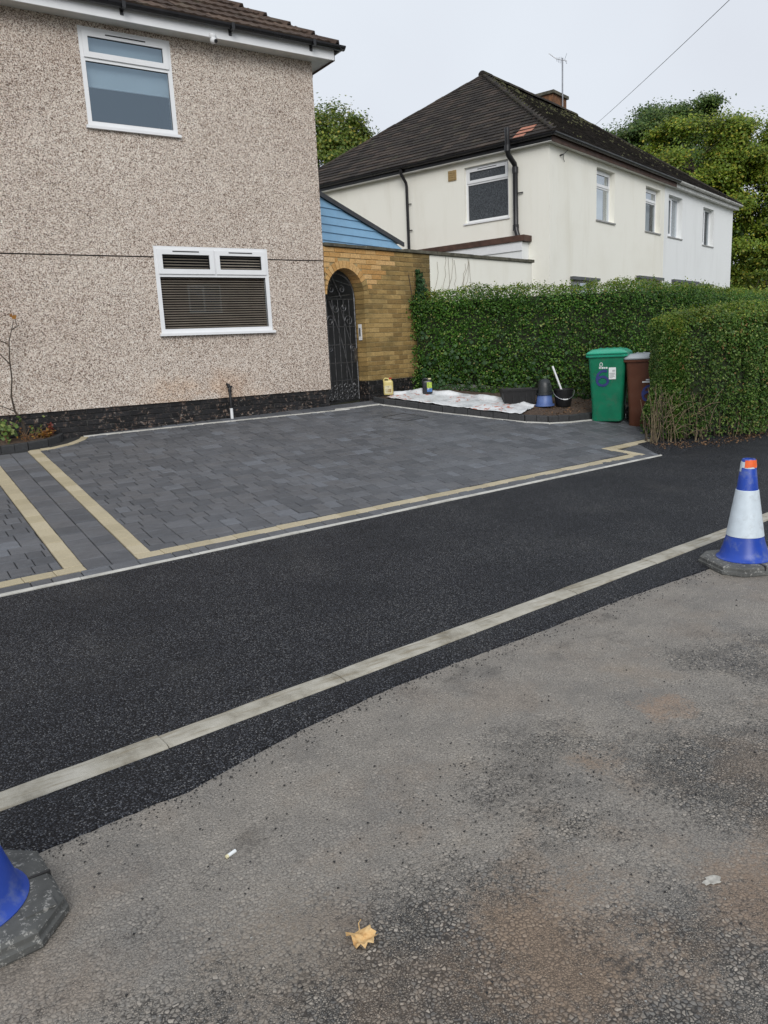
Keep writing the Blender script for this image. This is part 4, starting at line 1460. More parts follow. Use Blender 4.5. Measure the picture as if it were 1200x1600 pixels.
# ------------------------------------------------------------------ cream and white semi-detached house
QN = radians(17.079)
dQ = (cos(QN), sin(QN)); dP = (-sin(QN), cos(QN))
CN = (12.813, 12.382)
FQ = Fr(CN, dQ, (-dP[0], -dP[1]))        # long front, u to the right
FP = Fr(CN, dP, (-dQ[0], -dQ[1]))        # gable side towards the driveway, u to the back
semi = thing('semi_detached_house', 'semi-detached house, one half cream and one half white, with dark hipped tile roof', 'house', (CN[0], CN[1], 0.85), QN)
LQ, SEAM, DP2 = 13.58, 6.93, 7.9
ZS = 5.65
wq = [(2.40, 3.46, 4.33, 5.50), (5.52, 6.62, 4.33, 5.46), (7.25, 8.42, 4.32, 5.44), (10.36, 11.46, 4.30, 5.42)]
wg = [(1.05, 2.40, 1.9, 2.93), (5.0, 6.75, 1.9, 3.10), (7.7, 9.9, 1.9, 3.10), (10.1, 11.4, 1.9, 3.06)]
wp_ = (0.98, 2.12, 4.30, 5.50)
mb = MB()
slab(mb, FQ, 0.0, SEAM, 0.4, ZS, -0.28, 0.0, wq[:2] + wg[:2])
slab(mb, FP, 0.281, DP2, 0.4, ZS, -0.28, 0.0, [wp_])
mb.build('cream_wall', M['cream_render'], semi)
mb = MB()
slab(mb, FQ, SEAM + 0.001, LQ, 0.4, ZS, -0.28, 0.006, wq[2:] + wg[2:])
mb.box(LQ - 0.28, LQ, -DP2, -0.281, 0.4, ZS, FQ)
mb.build('white_wall', M['white_render'], semi)
mb = MB()
mb.box(0.29, LQ - 0.29, -DP2 + 0.01, -DP2 + 0.27, 0.4, ZS, FQ)
mb.build('rear_wall', M['cream_render'], semi)
for i, (a, b, c, d) in enumerate(wq):
    if i < 2:
        window(semi, FQ, a, b, c, d, transom=c + 0.78, w_face=-0.13, glass='glass_dark', behind='curtain', gasket=False, sill_mat='sill', sill_proud=0.16)
    else:
        window(semi, FQ, a, b, c, d, mullions=((a + b) / 2,), w_face=-0.13, glass='glass_dark', behind='curtain', gasket=False, sill_mat='sill', sill_proud=0.16)
for (a, b, c, d) in wg:
    w_ = window(semi, FQ, a, b, c, d, mullions=((a + b) / 2,), w_face=-0.10, glass='glass_dark', gasket=False, sill_mat='sill', sill_proud=0.13)
    mb = MB()
    mb.box(a - 0.05, b + 0.05, 0.008, 0.10, d - 0.02, d + 0.05, FQ)
    mb.build('canopy', M['door_grey'], w_)
window(semi, FP, *wp_, transom=5.14, w_face=-0.07, glass='obscure', gasket=True, open_top=True, sill_proud=0.10)
mb = MB()
mb.box(2.33, 2.55, 0.001, 0.02, 5.28, 5.50, FP)
vent = mb.build('air_vent', M['vent'], semi)
for k in range(4):
    m_ = MB(); m_.box(2.35, 2.53, 0.0205, 0.030, 5.305 + k * 0.047, 5.328 + k * 0.047, FP); m_.build('louvre', M['vent'], vent)
# eaves
mb = MB()
OH2 = 0.14
mb.box(-OH2, LQ + OH2, 0.007, OH2, ZS - 0.02, ZS, FQ)
mb.box(0.0075 - OH2, DP2 + OH2, 0.0005, OH2 - 0.0005, ZS - 0.0195, ZS - 0.0005, FP)
mb.build('soffit', M['soffit'], semi)
mb = MB()
mb.box(-OH2 - 0.02, SEAM + 0.5, OH2, OH2 + 0.02, ZS - 0.03, ZS + 0.14, FQ)
mb.build('fascia', M['fascia_brown'], semi)
mb = MB()
mb.box(-OH2, DP2 + OH2, OH2, OH2 + 0.02, ZS + 0.01, ZS + 0.14, FP)
mb.build('side_fascia', M['gutter'], semi)
mb = MB()
mb.box(SEAM + 0.5, LQ + OH2, OH2, OH2 + 0.02, ZS - 0.03, ZS + 0.14, FQ)
mb.build('white_fascia', M['gutter_white'], semi)
g0 = OH2 + 0.08
gutter_run(FQ.P(-g0 - 0.04, g0, ZS + 0.13), FQ.P(SEAM + 0.55, g0, ZS + 0.13), 0.06).build('gutter', M['gutter'], semi)
gutter_run(FQ.P(SEAM + 0.552, g0, ZS + 0.125), FQ.P(LQ + OH2 + 0.05, g0, ZS + 0.125), 0.062).build('white_gutter', M['gutter_white'], semi)
gutter_run(FP.P(-g0 - 0.04, g0, ZS + 0.128), FP.P(DP2 + OH2, g0, ZS + 0.128), 0.06).build('side_gutter', M['gutter'], semi)
# roof
PT2 = radians(35)
hd = DP2 / 2
e0 = OH2 + 0.06
EZ2 = ZS + 0.15
rise = (hd + e0) * tan(PT2)
mb = MB()
rp = lambda u, v, z: FQ.P(u, -v, z)     # u along front, v to the back
k0 = [rp(-e0, -e0, EZ2), rp(LQ + e0, -e0, EZ2), rp(LQ + e0, DP2 + e0, EZ2), rp(-e0, DP2 + e0, EZ2), rp(hd, hd, EZ2 + rise), rp(LQ - hd, hd, EZ2 + rise)]
mb.add(k0, [(0, 1, 5, 4), (1, 2, 5), (2, 3, 4, 5), (3, 0, 4), (3, 2, 1, 0)])
roof2 = mb.build('roof', M['tile_far'], semi)


def course_tiles(mb, O, du, up, length, nrows, gauge, tw, hipL, hipR, r_):
    """overlapping tiles; O eaves corner, du along the eaves, up the slope; hips cut the ends"""
    du = Vector(du); up = Vector(up)
    nr = du.cross(up).normalized()
    if nr.z < 0: nr = -nr
    for i in range(nrows):
        s0 = i * gauge
        lo = hipL * s0; hi = length - hipR * s0
        u = lo - (tw / 2 if i % 2 else 0)
        while u < hi:
            a = max(u + 0.003, lo); b = min(u + tw - 0.003, hi)
            if b - a > 0.03:
                j = r_.uniform(-0.004, 0.004)
                p = O + du * a + up * (s0 - 0.01 + j); q = O + du * b + up * (s0 - 0.01 + j)
                l = gauge + 0.05
                t0 = 0.030 + r_.uniform(-0.003, 0.006); t1 = 0.006
                vs = [p + nr * 0.004, q + nr * 0.004, q + nr * t0, p + nr * t0, q + up * l + nr * t1, p + up * l + nr * t1]
                mb.add(vs, [(0, 1, 2, 3), (3, 2, 4, 5), (0, 3, 5), (1, 4, 2)])
            u += tw


r_ = random.Random(3)
cP = cos(PT2)
vz = Vector((0, 0, 1))
VQ, VP = Vector((dQ[0], dQ[1], 0)), Vector((dP[0], dP[1], 0))
ga = 0.178
nrw = int((hd + e0) / cP / ga)
mb = MB()
course_tiles(mb, rp(-e0, -e0, EZ2), VP, VQ * cP + vz * sin(PT2), DP2 + 2 * e0, nrw, ga, 0.27, cP, cP, r_)
tag(mb.build('side_tiles', M['tile_far'], roof2, recalc=False), kind='stuff')
mb = MB()
course_tiles(mb, rp(-e0, -e0, EZ2), VQ, VP * cP + vz * sin(PT2), LQ + 2 * e0, nrw, ga, 0.27, cP, cP, r_)
tag(mb.build('front_tiles', M['tile_moss'], roof2, recalc=False), kind='stuff')
# new terracotta tiles beside the pipe
upP = VQ * cP + vz * sin(PT2)
nP = (upP.cross(VP)).normalized(); nP = nP if nP.z > 0 else -nP
for i, (va, vb) in enumerate(((0.50, 0.76), (0.38, 0.76), (0.40, 0.76))):
    O_ = rp(-e0, -e0, EZ2) + VP * (va + e0) + upP * (0.178 * i + 0.02) + nP * 0.034
    W_ = (vb - va)
    m_ = MB()
    vs = [O_, O_ + VP * W_, O_ + VP * W_ + upP * 0.17 - nP * 0.015, O_ + upP * 0.17 - nP * 0.015]
    vs += [v - nP * 0.012 for v in vs]
    m_.add(vs, [(0, 1, 2, 3), (4, 5, 6, 7), (0, 1, 5, 4), (1, 2, 6, 5), (2, 3, 7, 6), (3, 0, 4, 7)])
    m_.build('new_tile', M['terracotta'], roof2)


def ridge_run(a, b, name, mat, r=0.10, seg=0.42):
    a = Vector(a); b = Vector(b)
    n_ = max(1, int((b - a).length / seg))
    d = (b - a) / n_
    s_ = Vector((0, 0, 1)).cross(d).normalized()
    up_ = d.normalized().cross(s_)
    if up_.z < 0: up_ = -up_
    for k in range(n_):
        p = a + d * k; q = p + d * 0.985
        prof = [(r * 1.15 * cos(pi * t / 6), r * sin(pi * t / 6) - 0.03) for t in range(7)]
        lf = r_.uniform(-0.006, 0.008)
        m_ = MB()
        vs = [pp + s_ * c[0] + up_ * (c[1] + lf) for pp in (p, q) for c in prof]
        m_.add(vs, [(i, i + 1, 7 + i + 1, 7 + i) for i in range(6)] + [tuple(range(7)), tuple(range(7, 14))])
        m_.build(name, mat, roof2)


ridge_run(rp(hd - 0.1, hd, EZ2 + rise + 0.03), rp(LQ - hd, hd, EZ2 + rise + 0.03), 'ridge_tile', M['tile_moss'])
ridge_run(rp(-e0, -e0, EZ2 + 0.03), rp(hd, hd, EZ2 + rise + 0.03), 'hip_tile', M['tile_moss'], 0.055, 0.2)
ridge_run(rp(-e0, DP2 + e0, EZ2 + 0.03), rp(hd, hd, EZ2 + rise + 0.03), 'hip_tile', M['tile_far'], 0.055, 0.25)
ridge_run(rp(LQ + e0, -e0, EZ2 + 0.03), rp(LQ - hd, hd, EZ2 + rise + 0.03), 'hip_tile', M['tile_moss'], 0.06, 0.3)
# moss clumps on the front slope
mb = MB()
upQ = VP * cP + vz * sin(PT2)
nQ = VQ.cross(upQ).normalized(); nQ = nQ if nQ.z > 0 else -nQ
for k in range(1500):
    t = r_.random() ** 0.8 * (hd + e0) / cP
    uu = r_.uniform(cP * t, LQ + 2 * e0 - cP * t)
    w_n = mnoise.noise((uu * 0.9, t * 0.9, 2))
    if w_n + r_.uniform(-0.3, 0.3) + (0.35 if uu - cP * t < 0.5 else 0) + 0.55 * (t / 5.2 - 0.75) < 0.14: continue
    p = rp(-e0, -e0, EZ2) + VQ * uu + upQ * t + nQ * 0.024
    s_ = r_.uniform(0.02, 0.055)
    a = VQ * s_; b = upQ * s_ * r_.uniform(0.6, 1.1); c = nQ * s_ * r_.uniform(0.45, 0.9)
    vs = [p + a, p + b, p - a, p - b, p + c]
    mb.add(vs, [(0, 1, 4), (1, 2, 4), (2, 3, 4), (3, 0, 4)])
tag(mb.build('moss', M['moss'], roof2, recalc=False), kind='stuff')
# chimney behind the ridge
ch = MB()
uc = 8.75
ch.box(uc - 0.48, uc + 0.48, -hd - 0.75, -hd - 0.12, 7.6, 9.16, FQ)
chim = ch.build('chimney', M['chimney'], roof2)
mb = MB()
mb.box(uc - 0.54, uc + 0.54, -hd - 0.81, -hd - 0.06, 9.16, 9.25, FQ)
mb.build('chimney_cap', M['coping'], roof2)
# pipes on the side wall
mb = MB()
pw = 0.07
PX = 0.79
PL = PX - 0.02
mb.tube([FP.P(PX, 0.36, 6.02), FP.P(PX, 0.36, 5.58), FP.P(PX, 0.33, 5.50), FP.P(PL, 0.10, 5.34), FP.P(PL, 0.07, 5.26), FP.P(PL, 0.07, 4.08), FP.P(PL - 0.02, 0.09, 3.98), FP.P(PL - 0.08, 0.10, 3.80)], 0.056, 12)
for za, zb_2 in ((5.56, 5.68), (5.16, 5.28), (3.98, 4.1)):
    uu, ww = (PX, 0.36) if za > 5.3 else (PL, 0.07)
    mb.tube([FP.P(uu, ww, za), FP.P(uu, ww, zb_2)], 0.068, 12)
sp = mb.build('soil_pipe', M['gutter'], semi, smooth=40)
MB().tube([FP.P(PL, 0.05, 4.75), FP.P(PL - 0.16, 0.03, 4.75)], 0.014, 6).build('pipe_clip', M['gutter'], sp)
mb = MB()
DPU = 3.72
mb.tube([FP.P(DPU + 0.04, 0.22, ZS + 0.07), FP.P(DPU + 0.04, 0.20, ZS - 0.04), FP.P(DPU, 0.08, ZS - 0.22), FP.P(DPU, 0.06, ZS - 0.3), FP.P(DPU, 0.06, 1.0)], 0.036, 10)
dpp = mb.build('downpipe', M['gutter'], semi, smooth=40)
for zc_ in (4.35, 4.95):
    MB().tube([FP.P(DPU, 0.05, zc_), FP.P(DPU - 0.10, 0.03, zc_)], 0.012, 6).build('pipe_clip', M['gutter'], dpp)
# lean-to edge against the side wall
lean = thing('flat_roof_lean_to', 'flat-roofed lean-to with brown fascia and white boards against the cream side wall', 'lean-to', tuple(FP.P(0.5, 0.1, 0.85)), QN)
mb = MB()
mb.box(0.50, 5.2, 0.003, 0.30, 0.7, 3.70, FP)
mb.build('wall', M['white_render'], lean)
mb = MB()
mb.box(0.49, 5.2, 0.302, 0.325, 3.52, 3.71, FP)
mb.build('white_board', M['upvc'], lean)
mb = MB()
mb.box(0.42, 5.25, 0.003, 0.36, 3.712, 3.835, FP)
mb.build('roof_edge', M['fascia_brown'], lean)
# wire bracket at the corner under the eaves
br = thing('wire_bracket', 'small wire bracket on the cream corner just under the eaves', 'bracket', tuple(FQ.P(0.5, 0, 5.45)))
MB().tube([FQ.P(0.5, 0.0, 5.46), FQ.P(0.5, 0.07, 5.47)], 0.018, 6).build('eye', M['gutter'], br)
MB().tube([FQ.P(0.5, 0.06, 5.47), FQ.P(0.62, 0.06, 5.52), FQ.P(0.82, 0.03, 5.62)], 0.006, 5).build('wire', M['gutter'], br)
MB().tube([FQ.P(0.6, 0.04, 5.50), FQ.P(0.62, 0.02, 5.42), FQ.P(0.68, 0.02, 5.36)], 0.006, 5).build('wire', M['gutter'], br)

# television aerial on a pole by the chimney
av = FQ.P(uc + 0.05, -hd - 0.05, 0)
aer = thing('tv_aerial', 'television aerial on a thin pole rising from the brick chimney', 'aerial', (av.x, av.y, 8.2))
MB().tube([(av.x, av.y, 8.2), (av.x, av.y, 10.27)], 0.024, 8).build('pole', M['steel'], aer)
bd = Vector((-0.83, 0.55, 0.62)).normalized()
b0 = Vector((av.x, av.y, 10.2)) - bd * -0.0
MB().tube([b0 + Vector((0.12, -0.08, -0.02)), b0 + Vector((-0.16, 0.10, 0.05)), b0 + Vector((-0.36, 0.24, 0.22))], 0.014, 6).build('boom', M['steel'], aer)
el = Vector((0.2, 0.3, 0.9)).normalized()
for k in range(4):
    p = b0 + Vector((-0.83, 0.55, 0)).normalized() * (0.03 + k * 0.05) + Vector((0, 0, 0.01 * k))
    hh = 0.13 - k * 0.02
    MB().tube([p - el * hh, p + el * hh], 0.007, 5).build('element', M['steel'], aer)
MB().tube([b0 + Vector((0.12, -0.07, 0.2)), b0 + Vector((0.06, -0.04, 0.03)), b0 + Vector((0.12, -0.07, -0.1))], 0.007, 5).build('reflector', M['steel'], aer)

cable = MB()
ca, cb = Vector((21.95, 19.6, 8.62)), Vector((9.2, 4.7, 6.05))
cpts = []
for k in range(41):
    t = k / 40
    p = Vector((21.965, 19.112, 8.60)).lerp(Vector((14.122, 9.311, 7.494)), t * 1.9)
    p.z -= 0.10 * (1 - (2 * t - 1) ** 2)
    cpts.append(p)
cable.tube(cpts, 0.006, 5)
tag(cable.build('overhead_cable', M['gutter']), 'thin telephone cable slanting down to the dark roof', 'cable')


# ------------------------------------------------------------------ leaves
def leaf_mesh(name, c, nrm, size, asp, mat, parent=None, fold=0.18, kind='stuff', world=True):
    c = np.asarray(c, float); N = len(c)
    nrm = np.asarray(nrm, float)
    nrm = nrm / (np.linalg.norm(nrm, axis=1, keepdims=True) + 1e-9)
    t = rng.normal(size=(N, 3))
    t -= nrm * (t * nrm).sum(1, keepdims=True)
    t /= np.linalg.norm(t, axis=1, keepdims=True) + 1e-9
    b = np.cross(nrm, t)
    s = np.asarray(size).reshape(-1, 1) * np.ones((N, 1))
    V = np.empty((N, 4, 3))
    V[:, 0] = c - t * s * 0.5
    V[:, 1] = c + b * s * asp * 0.5 - nrm * s * fold - t * s * 0.05
    V[:, 2] = c + t * s * 0.5
    V[:, 3] = c - b * s * asp * 0.5 - nrm * s * fold - t * s * 0.05
    me = bpy.data.meshes.new(name)
    me.vertices.add(N * 4)
    me.vertices.foreach_set('co', V.reshape(-1))
    me.loops.add(N * 4)
    me.loops.foreach_set('vertex_index', np.arange(N * 4, dtype=np.int32))
    me.polygons.add(N)
    me.polygons.foreach_set('loop_start', np.arange(0, N * 4, 4, dtype=np.int32))
    me.update(calc_edges=True)
    me.validate()
    o = link_mesh(name, me, mat, parent)
    if kind: o['kind'] = kind
    return o


def vnoise(p, sc, seed=0):
    """cheap smooth noise from sines, vectorised"""
    q = p * sc + seed * 7.31
    return (np.sin(q[:, 0] * 1.7 + 1.3 * np.sin(q[:, 1] * 1.1)) + np.sin(q[:, 1] * 2.1 + 1.7 * np.sin(q[:, 2] * 0.9 + 2)) + np.sin(q[:, 2] * 1.9 + 1.1 * np.sin(q[:, 0] * 1.3 + 4))) / 3


def hedge(name, label, path, thick, ztop, n, leaf, mat, mat_new, cat='hedge', zb=0.0, e=0.42, endcaps=(False, False), core=M['hedge_core'], new_frac=0.9, front_w=0.75, thin=None, lump=0.07, new_from=0.955):
    path = np.array(path, float)
    seg = np.diff(path, axis=0); sl_ = np.linalg.norm(seg, axis=1); cum = np.r_[0, np.cumsum(sl_)]
    Lt = cum[-1]

    def at(s):
        i = np.clip(np.searchsorted(cum, s, side='right') - 1, 0, len(seg) - 1)
        t = (s - cum[i]) / sl_[i]
        p = path[i] + seg[i] * t[:, None]
        d = seg[i] / sl_[i][:, None]
        # smooth the direction near the corners
        j = np.clip(i + 1, 0, len(seg) - 1); h = np.clip(i - 1, 0, len(seg) - 1)
        w1 = np.clip((t - 0.5), 0, 0.5)[:, None]; w0 = np.clip(0.5 - t, 0, 0.5)[:, None]
        d = d * (1 - w0 - w1) + (seg[j] / sl_[j][:, None]) * w1 + (seg[h] / sl_[h][:, None]) * w0
        d /= np.linalg.norm(d, axis=1, keepdims=True)
        return p, d
    s = rng.random(n) * Lt
    p, d = at(s)
    nf = np.c_[d[:, 1], -d[:, 0]]                   # towards the viewer (right of travel)
    zb_ = np.array([gz(a, b) for a, b in p]) + zb
    zt_ = ztop(p[:, 0]) if callable(ztop) else np.full(n, ztop)
    # cross-section: walk round front, top and back
    side = rng.random(n)
    th = np.where(side < front_w, rng.random(n) * 1.0, 1.0 + rng.random(n) * 1.6)
    # th 0..1 front face bottom to top, 1..2 top front to back, 2..2.6 back
    H = zt_ - zb_
    w = np.zeros(n); h = np.zeros(n); nw = np.zeros(n); nz = np.zeros(n)
    f = th < 1
    h[f] = th[f]; w[f] = 0.5; nw[f] = 1
    tp = (th >= 1) & (th < 2)
    w[tp] = 0.5 - (th[tp] - 1); h[tp] = 1; nz[tp] = 1
    bk = th >= 2
    w[bk] = -0.5; h[bk] = 1 - (th[bk] - 2); nw[bk] = -1
    # round the shoulders
    rr = 0.24
    up = np.clip((h - (1 - rr)) / rr, 0, 1); sd = np.clip((np.abs(w) - (0.5 - rr)) / rr, 0, 1)
    k = (up > 0) & (sd > 0)
    r2 = np.hypot(up, sd)
    sc = np.where(r2 > 1, 1 / np.maximum(r2, 1e-6), 1)
    h = np.where(k, (1 - rr) + rr * up * sc, h); w = np.where(k, np.sign(w) * ((0.5 - rr) + rr * sd * sc), w)
    nz = np.where(k, up, nz); nw = np.where(k, np.sign(w) * sd, nw)
    depth = rng.random(n) ** 1.3 * 0.24
    c = np.c_[p + nf * (w * thick)[:, None], zb_ + h * H]
    N3 = np.c_[nf * nw[:, None], nz]
    bulge = lump * vnoise(c, 1.5, 1) + lump * 0.55 * vnoise(c, 4.0, 2) + 0.02 * rng.normal(size=n)
    c = c + N3 * (bulge - depth)[:, None]
    NN = N3 + rng.normal(size=(n, 3)) * 0.8 + np.array([0, 0, 0.3])
    keep = np.ones(n, bool)
    if thin is not None:
        keep = rng.random(n) < thin(c, h)
    keep &= rng.random(n) < 0.68 + 0.35 * vnoise(c, 3.1, 5) + 0.45 * vnoise(c, 9.0, 6)
    c, NN, h, depth = c[keep], NN[keep], h[keep], depth[keep]
    # rounded ends
    for ei, on in enumerate(endcaps):
        if not on: continue
        m = int(n * 0.20)
        a = path[0] if ei == 0 else path[-1]
        dd = -(seg[0] / sl_[0]) if ei == 0 else seg[-1] / sl_[-1]
        nn_ = np.array([dd[1], -dd[0]])
        ww = rng.uniform(-0.5, 0.5, m); hh = rng.random(m)
        zz0 = gz(*a) + zb
        HH = (ztop(np.array([a[0]]))[0] if callable(ztop) else ztop) - zz0
        ov = 0.16 * (1 - (2 * np.abs(ww)) ** 4) * (1 - np.clip((hh - 0.8) / 0.2, 0, 1) ** 3)
        c2 = np.c_[a + dd * (ov - rng.random(m) ** 1.6 * 0.16)[:, None] + nn_ * (ww * thick)[:, None], zz0 + hh * HH * (1 - 0.12 * (2 * np.abs(ww)) ** 4)]
        c2 = c2 + np.c_[dd * np.ones((m, 1)), np.zeros(m)] * (lump * vnoise(c2, 2.0, 1) + lump * 0.5 * vnoise(c2, 5, 2))[:, None]
        n2 = np.c_[np.tile(dd, (m, 1)), np.zeros(m)] + rng.normal(size=(m, 3)) * 0.55 + np.array([0, 0, 0.25])
        kk = np.ones(m, bool)
        if thin is not None: kk = rng.random(m) < thin(c2, hh)
        c = np.r_[c, c2[kk]]; NN = np.r_[NN, n2[kk]]; h = np.r_[h, hh[kk]]; depth = np.r_[depth, np.zeros(kk.sum())]
    # stray shoots standing out of the clipped faces
    m = max(60, int(Lt * 34))
    ss_ = rng.random(m) * Lt
    pp_, dd_ = at(ss_)
    nf_ = np.c_[dd_[:, 1], -dd_[:, 0]]
    zt2 = ztop(pp_[:, 0]) if callable(ztop) else np.full(m, ztop)
    ww_ = rng.uniform(-0.4, 0.5, m)
    L_ = rng.uniform(0.02, 0.11, m) * (rng.random(m) < 0.8) + 0.02
    for k in range(5):
        c3 = np.c_[pp_ + nf_ * (ww_ * thick)[:, None] + rng.normal(size=(m, 2)) * 0.012, zt2 - 0.03 + L_ * (k / 4)]
        c = np.r_[c, c3]; NN = np.r_[NN, rng.normal(size=(m, 3)) * 0.7 + np.array([0, 0, 0.5])]; h = np.r_[h, np.ones(m)]
    root = thing(name, label, cat, (path[0][0], path[0][1], gz(path[0][0], path[0][1])))
    sz = leaf * rng.uniform(0.65, 1.25, len(c))
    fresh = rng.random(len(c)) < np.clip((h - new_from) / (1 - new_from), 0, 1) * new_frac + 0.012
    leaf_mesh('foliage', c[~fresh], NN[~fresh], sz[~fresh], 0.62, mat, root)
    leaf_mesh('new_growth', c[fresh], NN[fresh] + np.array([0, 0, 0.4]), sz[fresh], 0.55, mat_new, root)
    # solid dark core in place of branches, added to block light and view
    mb = MB()
    ss = np.linspace(0.12, Lt - 0.12, max(4, int(Lt / 0.4)))
    pp, dd = at(ss)
    vs, fs = [], []
    m_ = 5
    for q, d_ in zip(pp, dd):
        nv_ = np.array([d_[1], -d_[0]])
        g0_ = gz(*q) + zb
        zt1 = (ztop(np.array([q[0]]))[0] if callable(ztop) else ztop) - 0.17
        for (ww, zz) in ((0.20, g0_ + 0.12), (0.34, g0_ + (zt1 - g0_) * 0.45), (0.32, zt1), (-0.32, zt1), (-0.3, g0_ + 0.12)):
            vs.append(tuple(q + nv_ * ww * thick) + (zz,))
    for i in range(len(ss) - 1):
        for j in range(m_):
            fs.append((i * m_ + j, i * m_ + (j + 1) % m_, (i + 1) * m_ + (j + 1) % m_, (i + 1) * m_ + j))
    fs += [tuple(range(m_)), tuple((len(ss) - 1) * m_ + j for j in range(m_))]
    mb.add(vs, fs)
    mb.build('branches', core, root)
    return root


far_path = [(8.22, 11.16), (8.38, 10.96), (9.06, 10.11), (9.90, 9.32), (10.7, 8.66), (11.6, 8.75), (13.5, 9.3), (16.5, 10.2), (22, 12.0)]
far_hedge = hedge('privet_hedge', 'long clipped privet hedge running behind the bins to the brick wall', far_path, 0.85,
                  lambda x: 2.48 - 0.012 * np.clip(x - 9.5, 0, 20), 250000, 0.041, M['privet'], M['privet_new'], front_w=0.62, lump=0.075)
near_path = [(9.17, 6.77), (9.58, 6.60), (10.7, 6.50), (12.6, 6.62), (14.5, 7.1)]
near_hedge = hedge('privet_hedge', 'nearer privet hedge at the right, bare and twiggy at its foot', near_path, 0.66, lambda x: 1.92 - 0.24 * np.clip(1 - (x - 8.95) / 0.5, 0, 1) ** 2, 150000, 0.040,
                   M['privet_near'], M['privet_new'], endcaps=(True, False), front_w=0.66, lump=0.10, new_from=0.86,
                   thin=lambda c, h: np.clip(0.22 + h * 2.0 + 0.55 * vnoise(c, 2.3, 8) - 0.55 * np.clip(9.5 - c[:, 0], 0, 1) * (h < 0.35), 0.07, 1))
# bare stems at the foot of the near hedge
rs = random.Random(11)
for k in range(80):
    bx = rs.uniform(8.72, 11.2) if k > 16 else rs.uniform(8.68, 9.0)
    by = 6.52 - 0.20 * min(1, max(0, (bx - 8.7) / 0.7)) + rs.uniform(-0.02, 0.2)
    p = onland(bx, by, -0.02)
    pts = [p]
    dx, dy = rs.uniform(-0.12, 0.12), rs.uniform(-0.06, 0.06)
    hh = rs.uniform(0.35, 0.8)
    for s_ in range(1, 6):
        pts.append(p + Vector((dx * s_ / 5 * 2 + rs.uniform(-0.02, 0.02), dy * s_ / 5 + rs.uniform(-0.02, 0.02), hh * s_ / 5)))
    r0 = rs.uniform(0.004, 0.012)
    MB().tube(pts, [r0 * (1 - 0.12 * i) for i in range(6)], 5).build('stem', M['twig' if k % 3 else 'bark'], near_hedge)
for k in range(90):
    bx = rs.uniform(8.70, 9.6); by = 6.50 - 0.20 * min(1, max(0, (bx - 8.7) / 0.7)) + rs.uniform(-0.04, 0.1)
    p = onland(bx, by, rs.uniform(0.05, 0.6))
    q = p + Vector((rs.uniform(-0.25, 0.25), rs.uniform(-0.14, 0.05), rs.uniform(-0.05, 0.25)))
    MB().tube([p, p.lerp(q, 0.5) + Vector((0, 0, 0.03)), q], 0.0035, 4).build('twig', M['twig'], near_hedge)

# ivy climbing where hedge and brick wall meet
ivy = thing('ivy', 'ivy shoots creeping up the brick wall from the end of the long hedge', 'ivy', tuple(AW.P(1.4, 0.05, 0.9)))
c, nn_ = [], []
for k in range(1700):
    t = random.random() ** 1.4
    zz = 0.95 + t * 1.9
    lo = 1.22 + 0.08 * sin(zz * 5) - 0.14 * max(0, zz - 2.45)
    wid = 0.46 * (1 - max(0, (zz - 2.2)) / 0.8)
    u = lo + random.random() ** 1.5 * max(0.02, wid)
    p = AW.P(u, 0.03 + random.random() * 0.16 * (1 - t * 0.7), zz)
    c.append(tuple(p)); nn_.append((AW.dn.x + random.gauss(0, 0.4), AW.dn.y + random.gauss(0, 0.4), 0.3 + random.gauss(0, 0.3)))
leaf_mesh('foliage', c, nn_, np.random.default_rng(2).uniform(0.035, 0.075, len(c)), 0.85, M['ivy'], ivy)
MB().tube([AW.P(1.32, 0.02, 0.95), AW.P(1.25, 0.02, 1.7), AW.P(1.15, 0.015, 2.4), AW.P(1.08, 0.012, 2.78)], 0.006, 5).build('stem', M['bark'], ivy)
# larger ivy leaves low in the long hedge
c, nn_ = [], []
for k in range(420):
    t = random.random() ** 1.5
    i = t * 3
    a = Vector(far_path[1 + int(i)]); b = Vector(far_path[2 + int(i)])
    p = a.lerp(b, i - int(i))
    d = (b - a).normalized(); nv_ = Vector((d.y, -d.x))
    p = p + nv_ * (0.42 + random.random() * 0.10)
    zz = gz(p.x, p.y) + 0.08 + random.random() ** 2.0 * 0.95
    c.append((p.x, p.y, zz)); nn_.append((nv_.x + random.gauss(0, .4), nv_.y + random.gauss(0, .4), 0.35 + random.gauss(0, .3)))
leaf_mesh('ivy_leaves', c, nn_, np.random.default_rng(3).uniform(0.045, 0.085, len(c)), 0.85, M['ivy'], far_hedge)


